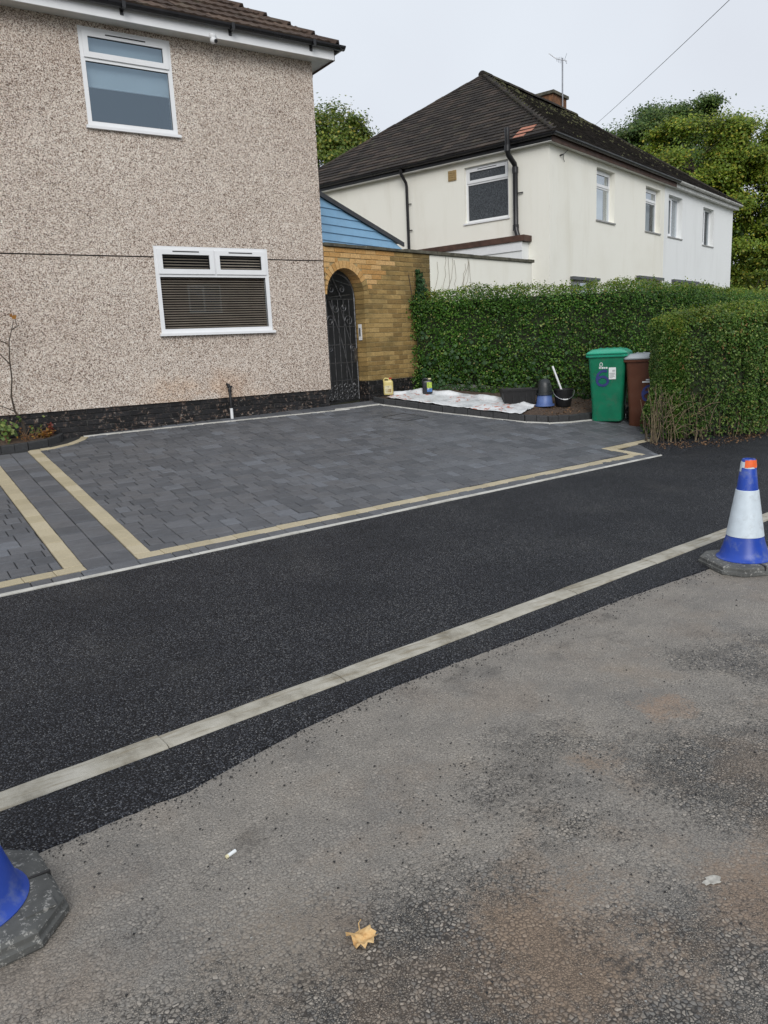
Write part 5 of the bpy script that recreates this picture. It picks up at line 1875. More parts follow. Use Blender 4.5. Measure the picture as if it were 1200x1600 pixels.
# ------------------------------------------------------------------ trees
def tree(name, label, base, lobes, n_leaf, leaf, mat, trunk_r=0.25, group=None, clump=0.55):
    base = Vector(base)
    root = thing(name, label, 'tree', tuple(base), group=group)
    cen = sum((Vector(l[0]) for l in lobes), Vector()) / len(lobes)
    r_t = random.Random(int(base.x * 100))
    mb = MB()
    top = cen - Vector((0, 0, 0.5))
    mid = base.lerp(top, 0.5) + Vector((r_t.uniform(-0.3, 0.3), r_t.uniform(-0.3, 0.3), 0))
    mb.tube([base - Vector((0, 0, 0.3)), base.lerp(mid, 0.5), mid, top], [trunk_r * 1.25, trunk_r, trunk_r * 0.8, trunk_r * 0.45], 10)
    mb.build('trunk', M['bark'], root, smooth=50)
    lb = MB()
    for l in lobes:
        q = Vector(l[0])
        st = base.lerp(top, 0.55 + 0.3 * r_t.random())
        lb.tube([st, st.lerp(q, 0.5) + Vector((r_t.uniform(-.3, .3), r_t.uniform(-.3, .3), -0.2)), q], [trunk_r * 0.45, trunk_r * 0.3, trunk_r * 0.12], 7)
        for k in range(9):
            e = q + Vector((r_t.gauss(0, 1), r_t.gauss(0, 1), r_t.gauss(0, 1))).normalized() * (sum(l[1]) / 3 * 0.85)
            lb.tube([q.lerp(st, 0.15), q.lerp(e, 0.6) + Vector((0, 0, -0.1)), e], [trunk_r * 0.16, trunk_r * 0.09, trunk_r * 0.03], 5)
    lb.build('limbs', M['bark'], root)
    vol = np.array([l[1][0] * l[1][1] + l[1][1] * l[1][2] + l[1][0] * l[1][2] for l in lobes])
    C_, N_ = [], []
    for l, v in zip(lobes, vol / vol.sum()):
        nl = int(n_leaf * v)
        ncl = max(6, int(v * vol.sum() * 2.0))
        d = rng.normal(size=(ncl, 3)); d /= np.linalg.norm(d, axis=1, keepdims=True)
        rad = rng.uniform(0.62, 1.06, ncl)[:, None]
        cc = np.array(l[0]) + d * np.array(l[1]) * rad
        sizes = clump * rng.uniform(0.55, 1.3, ncl)
        idx = rng.integers(0, ncl, nl)
        off = rng.normal(size=(nl, 3)) * np.array([1, 1, 0.55]) * (sizes[idx])[:, None] * 0.55
        C_.append(cc[idx] + off)
        N_.append(d[idx] * 0.5 + off * 0.6 + np.array([0, 0, 0.55]) + rng.normal(size=(nl, 3)) * 0.45)
    C_ = np.vstack(C_); N_ = np.vstack(N_)
    leaf_mesh('crown', C_, N_, leaf * rng.uniform(0.6, 1.3, len(C_)), 0.7, mat, root)
    return root


# left: beyond the gap between the houses
tree('broadleaf_tree', 'yellow-green tree in the gap between the two houses', (18.6, 32.2, 0.8), [((18.4, 31.6, 9.6), (2.2, 2.2, 2.6)), ((19.6, 31.3, 8.4), (2.2, 2.0, 2.4)), ((17.4, 32.2, 8.2), (2.4, 2.2, 2.6)), ((20.5, 30.6, 8.2), (1.7, 1.6, 1.9)), ((19.2, 31.4, 10.3), (1.5, 1.5, 1.5)), ((18.8, 31.5, 6.2), (3, 2.2, 2.2))], 130000, 0.125, M['tree_mid'], 0.28, clump=0.72)
# right: dark tree farther back, yellowing tree in front of it, dark thicket below
tree('broadleaf_tree', 'tall dark green tree rising behind the roof at the right', (36.6, 27.6, 0.8), [((36.0, 27.9, 10.6), (2.4, 2.4, 2.0)), ((38.4, 26.4, 11.0), (2.1, 2.1, 1.8)), ((37.2, 27.2, 12.0), (1.3, 1.3, 1.0)), ((34.8, 28.5, 10.4), (1.5, 1.5, 1.5)), ((36.0, 28.0, 12.4), (0.8, 0.8, 0.8)), ((38.4, 26.5, 12.6), (0.9, 0.9, 0.8)), ((40.2, 25.4, 11.4), (1.2, 1.2, 1.1)), ((37.0, 27.0, 8.6), (3.2, 2.8, 2.4)), ((35.2, 28.0, 7.4), (2.4, 2.4, 2.4))], 190000, 0.135, M['tree_dark'], 0.35, clump=0.72)
tree('broadleaf_tree', 'yellowing maple-like tree beside the white end of the house', (33.6, 20.9, 0.8), [((32.3, 22.6, 9.2), (1.9, 1.9, 1.6)), ((33.8, 21.2, 9.3), (2.0, 2.0, 1.7)), ((31.2, 23.4, 7.9), (1.7, 1.8, 1.7)), ((34.6, 20.2, 7.7), (1.7, 1.8, 1.9)), ((32.6, 22.0, 7.0), (2.2, 2.0, 1.9)), ((33.6, 21.2, 5.4), (2.3, 2.0, 2.0)), ((32.0, 22.6, 5.6), (1.6, 1.6, 1.6))], 170000, 0.118, M['tree_yellow'], 0.26, clump=0.62)
tree('broadleaf_tree', 'dark tree with low branches at the right edge beyond the white wall', (35.4, 19.3, 0.8), [((34.6, 19.8, 5.4), (2.0, 2.0, 2.2)), ((35.2, 19.2, 3.6), (2.2, 2.2, 2.0)), ((33.2, 20.0, 2.9), (1.6, 1.6, 1.7)), ((36.6, 18.4, 6.4), (2.0, 2.0, 2.4)), ((34.2, 19.4, 2.0), (1.8, 1.6, 1.4)), ((36.0, 18.6, 3.0), (2.2, 2.0, 2.2))], 70000, 0.14, M['tree_dark'], 0.24, clump=0.6)
tree('broadleaf_tree', 'dense bush of a tree low behind the end of the hedge', (30.6, 18.6, 0.8), [((30.2, 18.4, 2.3), (1.6, 1.5, 1.5)), ((32.0, 18.4, 2.8), (1.8, 1.6, 1.9)), ((33.6, 18.0, 2.6), (1.8, 1.6, 1.9))], 24000, 0.14, M['tree_mid'], 0.16, clump=0.5)


# ------------------------------------------------------------------ planting beds
def edging_bed(name, line, back, h, mat_edge, blen=0.2, t=0.06, soil_h=0.06):
    poly = line + back
    mb = MB()
    cx = sum(p[0] for p in poly) / len(poly); cy = sum(p[1] for p in poly) / len(poly)
    n_ = len(poly)
    # soil surface: rings from the outline to its centre
    vs = []
    R = 7
    for k in range(R):
        f = 1 - k / R
        for p in poly:
            x_, y_ = cx + (p[0] - cx) * f, cy + (p[1] - cy) * f
            vs.append((x_, y_, gz(x_, y_) + soil_h + (0.018 * mnoise.noise((x_ * 6, y_ * 6, 1)) if k else 0) + 0.012 * min(k, 2)))
    vs.append((cx, cy, gz(cx, cy) + soil_h + 0.03))
    fs = []
    for k in range(R - 1):
        for j in range(n_):
            fs.append((k * n_ + j, k * n_ + (j + 1) % n_, (k + 1) * n_ + (j + 1) % n_, (k + 1) * n_ + j))
    for j in range(n_):
        fs.append(((R - 1) * n_ + j, (R - 1) * n_ + (j + 1) % n_, R * n_))
    mb.add(vs, fs)
    bed = tag(mb.build(name, M['soil'], smooth=True), kind='structure')
    # edging blocks
    L = [Vector(p) for p in line]
    d_acc = []
    for a, b in zip(L, L[1:]):
        k = max(1, int(round((b - a).length / blen)))
        for j in range(k):
            d_acc.append((a.lerp(b, j / k), a.lerp(b, (j + 1) / k)))
    for a, b in d_acc:
        d = (b - a).normalized(); nv_ = Vector((-d.y, d.x))
        m_ = MB()
        a2 = a + d * 0.003; b2 = b - d * 0.003
        vs = []
        jz = random.uniform(-0.003, 0.003)
        for p, q in ((a2, 0), (b2, 0)):
            for w, z in ((-t / 2, -0.05), (-t / 2, h - 0.008), (-t / 2 + 0.008, h), (t / 2 - 0.008, h), (t / 2, h - 0.008), (t / 2, -0.05)):
                pp = p + nv_ * w
                vs.append((pp.x, pp.y, gz(pp.x, pp.y) + z + jz))
        m_.add(vs, [(i, (i + 1) % 6, 6 + (i + 1) % 6, 6 + i) for i in range(6)] + [tuple(range(6)), tuple(range(6, 12))])
        m_.build('edging_block', mat_edge, bed)
    return bed


bed_line = [(6.84, 10.42), (6.88, 10.20), (7.08, 9.86), (7.36, 9.33), (7.80, 8.68), (8.07, 8.30), (8.33, 8.10), (8.66, 8.01), (9.10, 7.99), (10.2, 8.03)]
edging_bed('planting_bed', bed_line, [(10.4, 8.6), (9.9, 9.2), (9.0, 10.0), (8.3, 10.7), (7.6, 10.75)], 0.085, M['edge_dark'])
lb_line = [(-0.6, 10.06), (0.6, 10.08), (1.30, 10.10), (1.60, 10.12), (1.84, 10.20), (2.00, 10.33), (2.06, 10.44)]
edging_bed('planting_bed', lb_line, [(2.02, 10.52), (1.0, 10.52), (-0.6, 10.52)], 0.075, M['edge_dark'], 0.19, 0.055, 0.05)

# bare shrub and low plants in the left bed
shr = thing('bare_shrub', 'leafless crooked shrub against the pebbledash wall in the left bed', 'shrub', (1.62, 10.34, 0.70))
Y0 = 10.33
MB().tube([(1.64, Y0, 0.68), (1.62, Y0, 0.92), (1.55, Y0, 1.06), (1.535, Y0, 1.25), (1.57, Y0, 1.45), (1.575, Y0, 1.68), (1.60, Y0, 1.9), (1.655, Y0, 2.05), (1.68, Y0, 2.14)], [0.020, 0.017, 0.013, 0.010, 0.009, 0.008, 0.007, 0.005, 0.003], 7).build('stem', M['bark'], shr)
for pts in ([(1.55, Y0, 1.06), (1.42, Y0 - 0.03, 1.13), (1.25, Y0 - 0.05, 1.18)], [(1.575, Y0, 1.62), (1.48, Y0 - 0.02, 1.74), (1.42, Y0 - 0.03, 1.84), (1.43, Y0 - 0.02, 1.95)], [(1.58, Y0, 1.86), (1.50, Y0 - 0.02, 1.90), (1.30, Y0 - 0.04, 1.93)], [(1.64, Y0, 2.02), (1.71, Y0 - 0.02, 2.06), (1.69, Y0 - 0.02, 2.16)]):
    MB().tube(pts, [0.008, 0.006, 0.004, 0.003][:len(pts)], 5).build('branch', M['bark'], shr)
leaf_mesh('leaf', [(1.69, Y0 - 0.03, 2.17), (1.66, Y0 - 0.03, 2.19)], [(0.1, -1, 0.1), (0.4, -0.8, 0.2)], [0.075, 0.06], 0.75, M['autumn'], shr, kind=None)


def low_plant(name, label, x, y, n_, spread, hgt, leaf, mat, stems=10):
    b_ = onland(x, y, 0.05)
    o = thing(name, label, 'plant', tuple(b_))
    rr = random.Random(int(x * 997 + y * 31))
    c, nn = [], []
    for s_ in range(stems):
        q = b_ + Vector((rr.gauss(0, spread * 0.55), rr.gauss(0, spread * 0.4), hgt * rr.uniform(0.45, 1.0)))
        MB().tube([b_ + Vector((rr.gauss(0, 0.03), rr.gauss(0, 0.03), -0.02)), b_.lerp(q, 0.5) + Vector((0, 0, 0.04)), q], 0.003, 4).build('stem', M['litter'], o)
        for k in range(n_ // stems):
            t = rr.uniform(0.55, 1.1)
            c.append(tuple(b_.lerp(q, t) + Vector((rr.gauss(0, spread * 0.18), rr.gauss(0, spread * 0.18), rr.gauss(0, hgt * 0.1)))))
            nn.append((rr.gauss(0, 0.5), -0.5 + rr.gauss(0, 0.5), 0.6))
    leaf_mesh('leaves', c, nn, [leaf * rr.uniform(0.7, 1.2) for _ in c], 0.75, mat, o)
    return o


low_plant('leafy_plant', 'bright green leafy plant at the foot of the bare shrub', 1.42, 10.28, 70, 0.22, 0.34, 0.065, M['shrub'])
low_plant('leafy_plant', 'small pale green sprig right of the bare shrub stem', 1.74, 10.33, 16, 0.10, 0.26, 0.055, M['shrub'], 5)
low_plant('leafy_plant', 'low orange-brown autumn plant in the left bed', 1.83, 10.32, 90, 0.13, 0.13, 0.045, M['autumn'], 9)
low_plant('leafy_plant', 'small red-leaved plant at the tip of the left bed', 1.93, 10.40, 46, 0.06, 0.18, 0.045, M['redleaf'], 7)
low_plant('leafy_plant', 'dry brown stalks low between the green and orange plants', 1.62, 10.24, 24, 0.16, 0.16, 0.04, M['autumn'], 14)

# ------------------------------------------------------------------ things left on the right-hand bed
SH = 0.075


def bz(x, y): return gz(x, y) + 0.088


front = [(6.92, 10.22), (7.12, 9.82), (7.32, 9.36), (7.62, 8.86), (7.86, 8.50), (8.02, 8.33)]
backl = [(7.15, 10.32), (7.62, 10.28), (8.00, 9.98), (8.32, 9.52), (8.50, 9.08), (8.62, 8.62)]
ns, nt_ = 60, 22
mb = MB()
vs = []
for i in range(ns + 1):
    t = i / ns * (len(front) - 1)
    k = min(int(t), len(front) - 2)
    a = Vector(front[k]).lerp(Vector(front[k + 1]), t - k); b = Vector(backl[k]).lerp(Vector(backl[k + 1]), t - k)
    for j in range(nt_ + 1):
        s_ = j / nt_
        p = a.lerp(b, s_) + Vector((0.03 * mnoise.noise((i * 0.3, j * 0.3, 5)), 0.03 * mnoise.noise((i * 0.3, j * 0.3, 9))))
        edge = min(1, 3 * min(s_, 1 - s_) + 0.25)
        z_ = bz(p.x, p.y) + 0.012 + 0.045 * abs(mnoise.noise((p.x * 3.2, p.y * 3.2, 0))) * edge + 0.018 * abs(mnoise.noise((p.x * 9, p.y * 9, 3)))
        z_ += 0.09 * max(0, 1 - abs(s_ - 0.93) / 0.10) * (0.4 + 0.8 * max(0, mnoise.noise((i * 0.11, 2, 7)) + 0.4))
        vs.append((p.x, p.y, z_))
fs = [(i * (nt_ + 1) + j, (i + 1) * (nt_ + 1) + j, (i + 1) * (nt_ + 1) + j + 1, i * (nt_ + 1) + j + 1) for i in range(ns) for j in range(nt_)]
mb.add(vs, fs)
tarp = tag(mb.build('plastic_sheet', M['sheet'], smooth=True), 'crumpled white plastic sheet with orange-red print spread over the bed', 'sheet')
sm = tarp.modifiers.new('thickness', 'SOLIDIFY'); sm.thickness = 0.003


def jerry(name, label, x, y, rz, w, d, h, mats, cap_mat, label_mats):
    z0 = bz(x, y) + 0.03
    o = thing(name, label, 'bottle', (x, y, z0), rz)
    fr = Fr((x, y), (cos(rz), sin(rz)), (sin(rz), -cos(rz)))
    P_ = lambda a, b, h_: fr.P(a, b, h_)
    # rounded body in cross-sections, shoulder slopes to the neck at one side, handle at the other
    mb = MB()
    secs = [(0.0, 0.90, 0), (0.012, 1.0, 0), (h * 0.70, 1.0, 0), (h * 0.78, 0.96, -0.01), (h * 0.84, 0.80, -0.02)]
    vs = []
    nseg = 16
    for zz, s_, sh in secs:
        for k in range(nseg):
            q = 2 * pi * k / nseg
            cu = math.copysign(abs(cos(q)) ** 0.45, cos(q)) * w / 2 * s_; cw = math.copysign(abs(sin(q)) ** 0.45, sin(q)) * d / 2 * s_
            vs.append(fr.P(cu, cw, z0 + zz))
    fs = [(i * nseg + k, i * nseg + (k + 1) % nseg, (i + 1) * nseg + (k + 1) % nseg, (i + 1) * nseg + k) for i in range(len(secs) - 1) for k in range(nseg)]
    fs += [tuple(range(nseg)), tuple((len(secs) - 1) * nseg + k for k in range(nseg))]
    mb.add(vs, fs)
    mb.build('body', mats, o, smooth=45)
    MB().tube([fr.P(-w * 0.42, 0, z0 + h * 0.62), fr.P(-w * 0.44, 0, z0 + h * 0.90), fr.P(-w * 0.30, 0, z0 + h * 0.98), fr.P(w * 0.02, 0, z0 + h * 0.95), fr.P(w * 0.12, 0, z0 + h * 0.84)], d * 0.16, 8).build('handle', mats, o, smooth=50)
    nm = MB(); nm.tube([fr.P(w * 0.22, 0, z0 + h * 0.82), fr.P(w * 0.22, 0, z0 + h * 0.93)], d * 0.22, 12); nm.build('neck', mats, o, smooth=50)
    nm = MB(); nm.tube([fr.P(w * 0.22, 0, z0 + h * 0.92), fr.P(w * 0.22, 0, z0 + h * 1.0)], d * 0.27, 14); nm.build('cap', cap_mat, o, smooth=50)
    for (a, b, c_, e_, mt) in label_mats:
        m_ = MB(); m_.box(a * w, b * w, d / 2 + 0.001, d / 2 + 0.004, z0 + c_ * h, z0 + e_ * h, fr); m_.build('label_patch', mt, o)
    return o


jerry('screenwash_can', 'yellow plastic can with red cap by the brick wall', 7.03, 10.30, radians(-38), 0.155, 0.085, 0.265, M['yellow_can'], M['red'], [(-0.36, 0.36, 0.08, 0.55, M['cream_can']), (-0.30, 0.30, 0.14, 0.34, M['orange_label']), (-0.3, 0.1, 0.45, 0.5, M['grey_print'])])
jerry('oil_bottle', 'black plastic bottle with lime and blue label on the sheet', 7.66, 10.10, radians(-36), 0.165, 0.10, 0.24, M['black_bottle'], M['cream_can'], [(-0.05, 0.44, 0.34, 0.74, M['lime']), (-0.05, 0.44, 0.10, 0.33, M['blue_label']), (0.02, 0.36, 0.24, 0.36, M['white_print'])])

# black open crate
crz = radians(-33)
crx, cry = 8.54, 8.93
CF = Fr((crx, cry), (cos(crz), sin(crz)), (sin(crz), -cos(crz)))
cz0 = bz(crx, cry)
crate = thing('black_tub', 'black rectangular plastic tub on the bed beside the sheet', 'tub', (crx, cry, cz0), crz)


def taper_ring(mb, fr, w0, d0, w1, d1, z0, z1, t):
    o0 = [(-w0 / 2, -d0 / 2), (w0 / 2, -d0 / 2), (w0 / 2, d0 / 2), (-w0 / 2, d0 / 2)]
    o1 = [(-w1 / 2, -d1 / 2), (w1 / 2, -d1 / 2), (w1 / 2, d1 / 2), (-w1 / 2, d1 / 2)]
    i1 = [(p[0] * (1 - 2 * t / w1), p[1] * (1 - 2 * t / d1)) for p in o1]
    i0 = [(p[0] * (1 - 2 * t / w0), p[1] * (1 - 2 * t / d0)) for p in o0]
    vs = [fr.P(a, b, z0) for a, b in o0] + [fr.P(a, b, z1) for a, b in o1] + [fr.P(a, b, z1) for a, b in i1] + [fr.P(a, b, z0 + 0.01) for a, b in i0]
    fs = [(0, 1, 2, 3), (12, 13, 14, 15)]
    for r in range(3):
        for k in range(4):
            fs.append((r * 4 + k, r * 4 + (k + 1) % 4, (r + 1) * 4 + (k + 1) % 4, (r + 1) * 4 + k))
    mb.add(vs, fs)


mb = MB(); taper_ring(mb, CF, 0.46, 0.27, 0.53, 0.33, cz0, cz0 + 0.225, 0.008); mb.build('body', M['black_tub'], crate)
mb = MB(); taper_ring(mb, CF, 0.545, 0.345, 0.55, 0.35, cz0 + 0.205, cz0 + 0.235, 0.02); mb.build('rim', M['black_tub'], crate)
for k in range(5):
    m_ = MB(); m_.box(-0.2 + k * 0.1 - 0.006, -0.2 + k * 0.1 + 0.006, 0.139, 0.158, cz0 + 0.02, cz0 + 0.2, CF); m_.build('rib', M['black_tub'], crate)

px_, py_ = 8.80, 8.62
pz = bz(px_, py_)
pot = thing('upturned_pots', 'dark grey bucket upside down on an upturned blue pot', 'pot', (px_, py_, pz))
mb = MB(); mb.lathe([(0.150, 0.0), (0.155, 0.005), (0.152, 0.030), (0.128, 0.032), (0.112, 0.175), (0.108, 0.18)], (px_, py_, pz), 28); mb.build('blue_pot', M['blue_pot'], pot, smooth=35)
mb = MB(); mb.lathe([(0.128, 0.172), (0.134, 0.176), (0.132, 0.205), (0.120, 0.21), (0.116, 0.28), (0.104, 0.345), (0.080, 0.395), (0.045, 0.418), (0.002, 0.422)], (px_, py_, pz), 28); mb.build('grey_dome', M['grey_pot'], pot, smooth=35)
qx, qy = 9.06, 8.47
qz = bz(qx, qy)
buck = thing('black_bucket', 'black bucket with a wire handle near the green bin', 'bucket', (qx, qy, qz))
mb = MB(); mb.lathe([(0.105, 0.0), (0.112, 0.008), (0.150, 0.25), (0.160, 0.255), (0.160, 0.275), (0.146, 0.275), (0.104, 0.02), (0.02, 0.012)], (qx, qy, qz), 28); mb.build('body', M['black_tub'], buck, smooth=35)
hp = []
hd_ = Vector((0.83, -0.55, 0))
for k in range(15):
    q = pi * k / 14
    hp.append(Vector((qx, qy, qz + 0.25)) + hd_ * (0.165 * cos(q)) + Vector((-0.40, -0.60, -0.72)).normalized() * (0.19 * sin(q)))
MB().tube(hp, 0.005, 6).build('handle', M['steel'], buck)
MB().tube(hp[6:9], 0.010, 8).build('grip', M['white_plastic'], buck)
pole = MB()
pole.tube([(8.99, 8.63, pz + 0.60), (9.055, 8.52, pz + 0.26), (9.09, 8.46, pz + 0.06)], 0.016, 10)
tag(pole.build('white_pole', M['white_plastic'], None, smooth=40), 'white plastic stick leaning in the black bucket', 'pole')


# ------------------------------------------------------------------ wheelie bins
def bin_(name, label, x, y, rz, body, lidm, z0):
    o = thing(name, label, 'bin', (x, y, z0), rz)
    fr = Fr((x, y), (cos(rz), sin(rz)), (sin(rz), -cos(rz)))
    # u across the front, w forwards
    def ring(hw, hd0, hd1, z, r=0.05):
        pts = []
        for (sx, sy) in ((1, 1), (-1, 1), (-1, -1), (1, -1)):
            cx_ = sx * (hw - r); cy_ = (hd1 if sy > 0 else -hd0) - sy * r
            q0 = {(1, 1): 0, (-1, 1): pi / 2, (-1, -1): pi, (1, -1): 3 * pi / 2}[(sx, sy)]
            for k in range(5):
                q = q0 + pi / 2 * k / 4
                pts.append(fr.P(cx_ + r * cos(q), cy_ + r * sin(q), z0 + z))
        return pts
    secs = [(0.205, 0.22, 0.24, 0.012), (0.215, 0.24, 0.25, 0.03), (0.222, 0.25, 0.255, 0.30), (0.226, 0.26, 0.262, 0.315), (0.262, 0.32, 0.315, 0.93), (0.268, 0.325, 0.322, 0.955)]
    mb = MB()
    vs = []
    for s_ in secs: vs += ring(*s_)
    n_ = 20
    fs = [(i * n_ + k, i * n_ + (k + 1) % n_, (i + 1) * n_ + (k + 1) % n_, (i + 1) * n_ + k) for i in range(len(secs) - 1) for k in range(n_)]
    fs += [tuple(range(n_)), tuple((len(secs) - 1) * n_ + k for k in range(n_))]
    mb.add(vs, fs)
    bd = mb.build('body', body, o, smooth=35)
    mb = MB()
    vs = ring(0.292, 0.35, 0.345, 0.950, 0.06) + ring(0.298, 0.355, 0.352, 0.960, 0.06) + ring(0.298, 0.355, 0.352, 0.985, 0.06) + ring(0.285, 0.345, 0.34, 0.990, 0.06)
    fs = [(i * n_ + k, i * n_ + (k + 1) % n_, (i + 1) * n_ + (k + 1) % n_, (i + 1) * n_ + k) for i in range(3) for k in range(n_)] + [tuple(range(n_)), tuple(3 * n_ + k for k in range(n_))]
    mb.add(vs, fs)
    mb.build('rim', body if lidm is M['grey_lid'] else lidm, o, smooth=35)
    mb = MB()
    vs = ring(0.290, 0.35, 0.37, 0.992, 0.06) + ring(0.292, 0.355, 0.375, 1.008, 0.06) + ring(0.270, 0.335, 0.35, 1.030, 0.07) + ring(0.22, 0.28, 0.28, 1.062, 0.08) + ring(0.12, 0.18, 0.16, 1.072, 0.08)
    fs = [(i * n_ + k, i * n_ + (k + 1) % n_, (i + 1) * n_ + (k + 1) % n_, (i + 1) * n_ + k) for i in range(4) for k in range(n_)] + [tuple(range(n_)), tuple(4 * n_ + k for k in range(n_))]
    mb.add(vs, fs)
    ld = mb.build('lid', lidm, o, smooth=30)
    for uu in (-0.14, -0.05, 0.05, 0.14):
        m_ = MB(); m_.prism([(0.355, 1.010), (0.30, 1.040), (0.22, 1.066), (-0.15, 1.080), (-0.15, 1.066), (0.22, 1.052), (0.30, 1.026), (0.34, 1.008)], uu - 0.012, uu + 0.012, lambda a, b, h: fr.P(h, a, z0 + b)); m_.build('lid_rib', lidm, ld)
    MB().tube([fr.P(-0.22, -0.39, z0 + 0.985), fr.P(0.22, -0.39, z0 + 0.985)], 0.016, 8).build('rear_handle', body, o)
    for s_ in (-1, 1):
        w_ = MB(); w_.tube([fr.P(s_ * 0.235, -0.24, z0 + 0.10), fr.P(s_ * 0.285, -0.24, z0 + 0.10)], 0.10, 20)
        wh = w_.build('wheel', M['rubber'], o, smooth=40)
        w_ = MB(); w_.tube([fr.P(s_ * 0.286, -0.24, z0 + 0.10), fr.P(s_ * 0.290, -0.24, z0 + 0.10)], 0.055, 16); w_.build('hub', M['grey_print'], wh)
    return o, fr


def front_w(z): return 0.262 + (0.315 - 0.262) * (z - 0.315) / (0.93 - 0.315)


def on_front(fr, z0, u, z, off=0.002): return fr.P(u, front_w(z) + off, z0 + z)


def front_patch(fr, z0, u0, u1, za, zb_, name, mat, parent, off=0.003):
    m_ = MB()
    vs = [on_front(fr, z0, u0, za, off), on_front(fr, z0, u1, za, off), on_front(fr, z0, u1, zb_, off), on_front(fr, z0, u0, zb_, off)]
    m_.quad(*vs)
    m_.build(name, mat, parent)


BRZ = radians(-58)
gb0 = (9.345, 7.82)
gzb = gz(9.25, 7.7) + 0.004
gbin, gfr = bin_('wheelie_bin', 'green wheelie bin with blue number 6 and white sticker in front of the hedge', gb0[0], gb0[1], BRZ, M['green_bin'], M['green_lid'], gzb)
bb0 = (9.64, 7.38)
bzb = gz(bb0[0] - 0.15, bb0[1] - 0.2) + 0.004
bbin, bfr = bin_('wheelie_bin', 'brown wheelie bin with grey lid half hidden by the near hedge', bb0[0], bb0[1], BRZ, M['brown_bin'], M['grey_lid'], bzb)


def number_six(fr, z0, u, z, size, mat, parent, off=0.007):
    """a hand-painted 6: a ring with a tail sweeping up from its left side"""
    pts = [(0.30, 0.92), (0.12, 0.98), (-0.12, 0.92), (-0.28, 0.76), (-0.36, 0.52), (-0.36, 0.28)]
    pts += [(0.36 * cos(q), 0.28 + 0.30 * sin(q)) for q in [pi + 2 * pi * k / 18 for k in range(1, 19)]]
    hw = 0.085
    L, R_ = [], []
    for i, p in enumerate(pts):
        a_ = pts[max(0, i - 1)]; b_ = pts[min(len(pts) - 1, i + 1)]
        tx, ty = b_[0] - a_[0], b_[1] - a_[1]
        l = hypot(tx, ty)
        k = hw * (1 + 0.15 * sin(i * 1.9))
        L.append((p[0] - ty / l * k, p[1] + tx / l * k)); R_.append((p[0] + ty / l * k, p[1] - tx / l * k))
    m_ = MB()
    vs = [on_front(fr, z0, u + q[0] * size, z + q[1] * size, off + 0.0002 * i) for i, pr in enumerate(zip(L, R_)) for q in pr]
    m_.add(vs, [(2 * i, 2 * i + 1, 2 * i + 3, 2 * i + 2) for i in range(len(pts) - 1)])
    return m_.build('number', mat, parent, recalc=False)


number_six(gfr, gzb, -0.055, 0.545, 0.215, M['navy_print'], gbin)
front_patch(gfr, gzb, 0.035, 0.135, 0.63, 0.80, 'sticker', M['white_print'], gbin, 0.014)
for i, (a, b, c_, d_) in enumerate([(0.085, 0.125, 0.755, 0.763), (0.085, 0.120, 0.74, 0.747), (0.045, 0.12, 0.715, 0.722), (0.045, 0.125, 0.70, 0.706), (0.045, 0.11, 0.685, 0.691), (0.045, 0.12, 0.668, 0.674), (0.045, 0.09, 0.65, 0.656)]):
    front_patch(gfr, gzb, a, b, c_, d_, 'sticker_print', M['grey_print'], gbin, 0.0155)
# council mark: small outlined leaf above three short strokes
m_ = MB()
ring_ = [on_front(gfr, gzb, -0.075 + 0.020 * cos(2 * pi * k / 14), 0.842 + (0.030 if sin(2 * pi * k / 14) > 0 else 0.022) * sin(2 * pi * k / 14), 0.006) for k in range(14)]
m_.tube(ring_, 0.005, 5, closed=True)
m_.build('emblem', M['white_print'], gbin)
for (a, b, c_, d_) in [(-0.105, -0.093, 0.785, 0.815), (-0.085, -0.073, 0.785, 0.812), (-0.065, -0.04, 0.785, 0.81), (-0.033, -0.015, 0.785, 0.808), (-0.008, 0.015, 0.785, 0.808)]:
    front_patch(gfr, gzb, a, b, c_, d_, 'emblem_print', M['white_print'], gbin, 0.005)
front_patch(bfr, bzb, -0.03, 0.2, 0.655, 0.675, 'sticker', M['white_print'], bbin, 0.005)
front_patch(bfr, bzb, 0.02, 0.2, 0.685, 0.705, 'sticker', M['white_print'], bbin, 0.005)
number_six(bfr, bzb, 0.06, 0.40, 0.215, M['navy_print'], bbin)


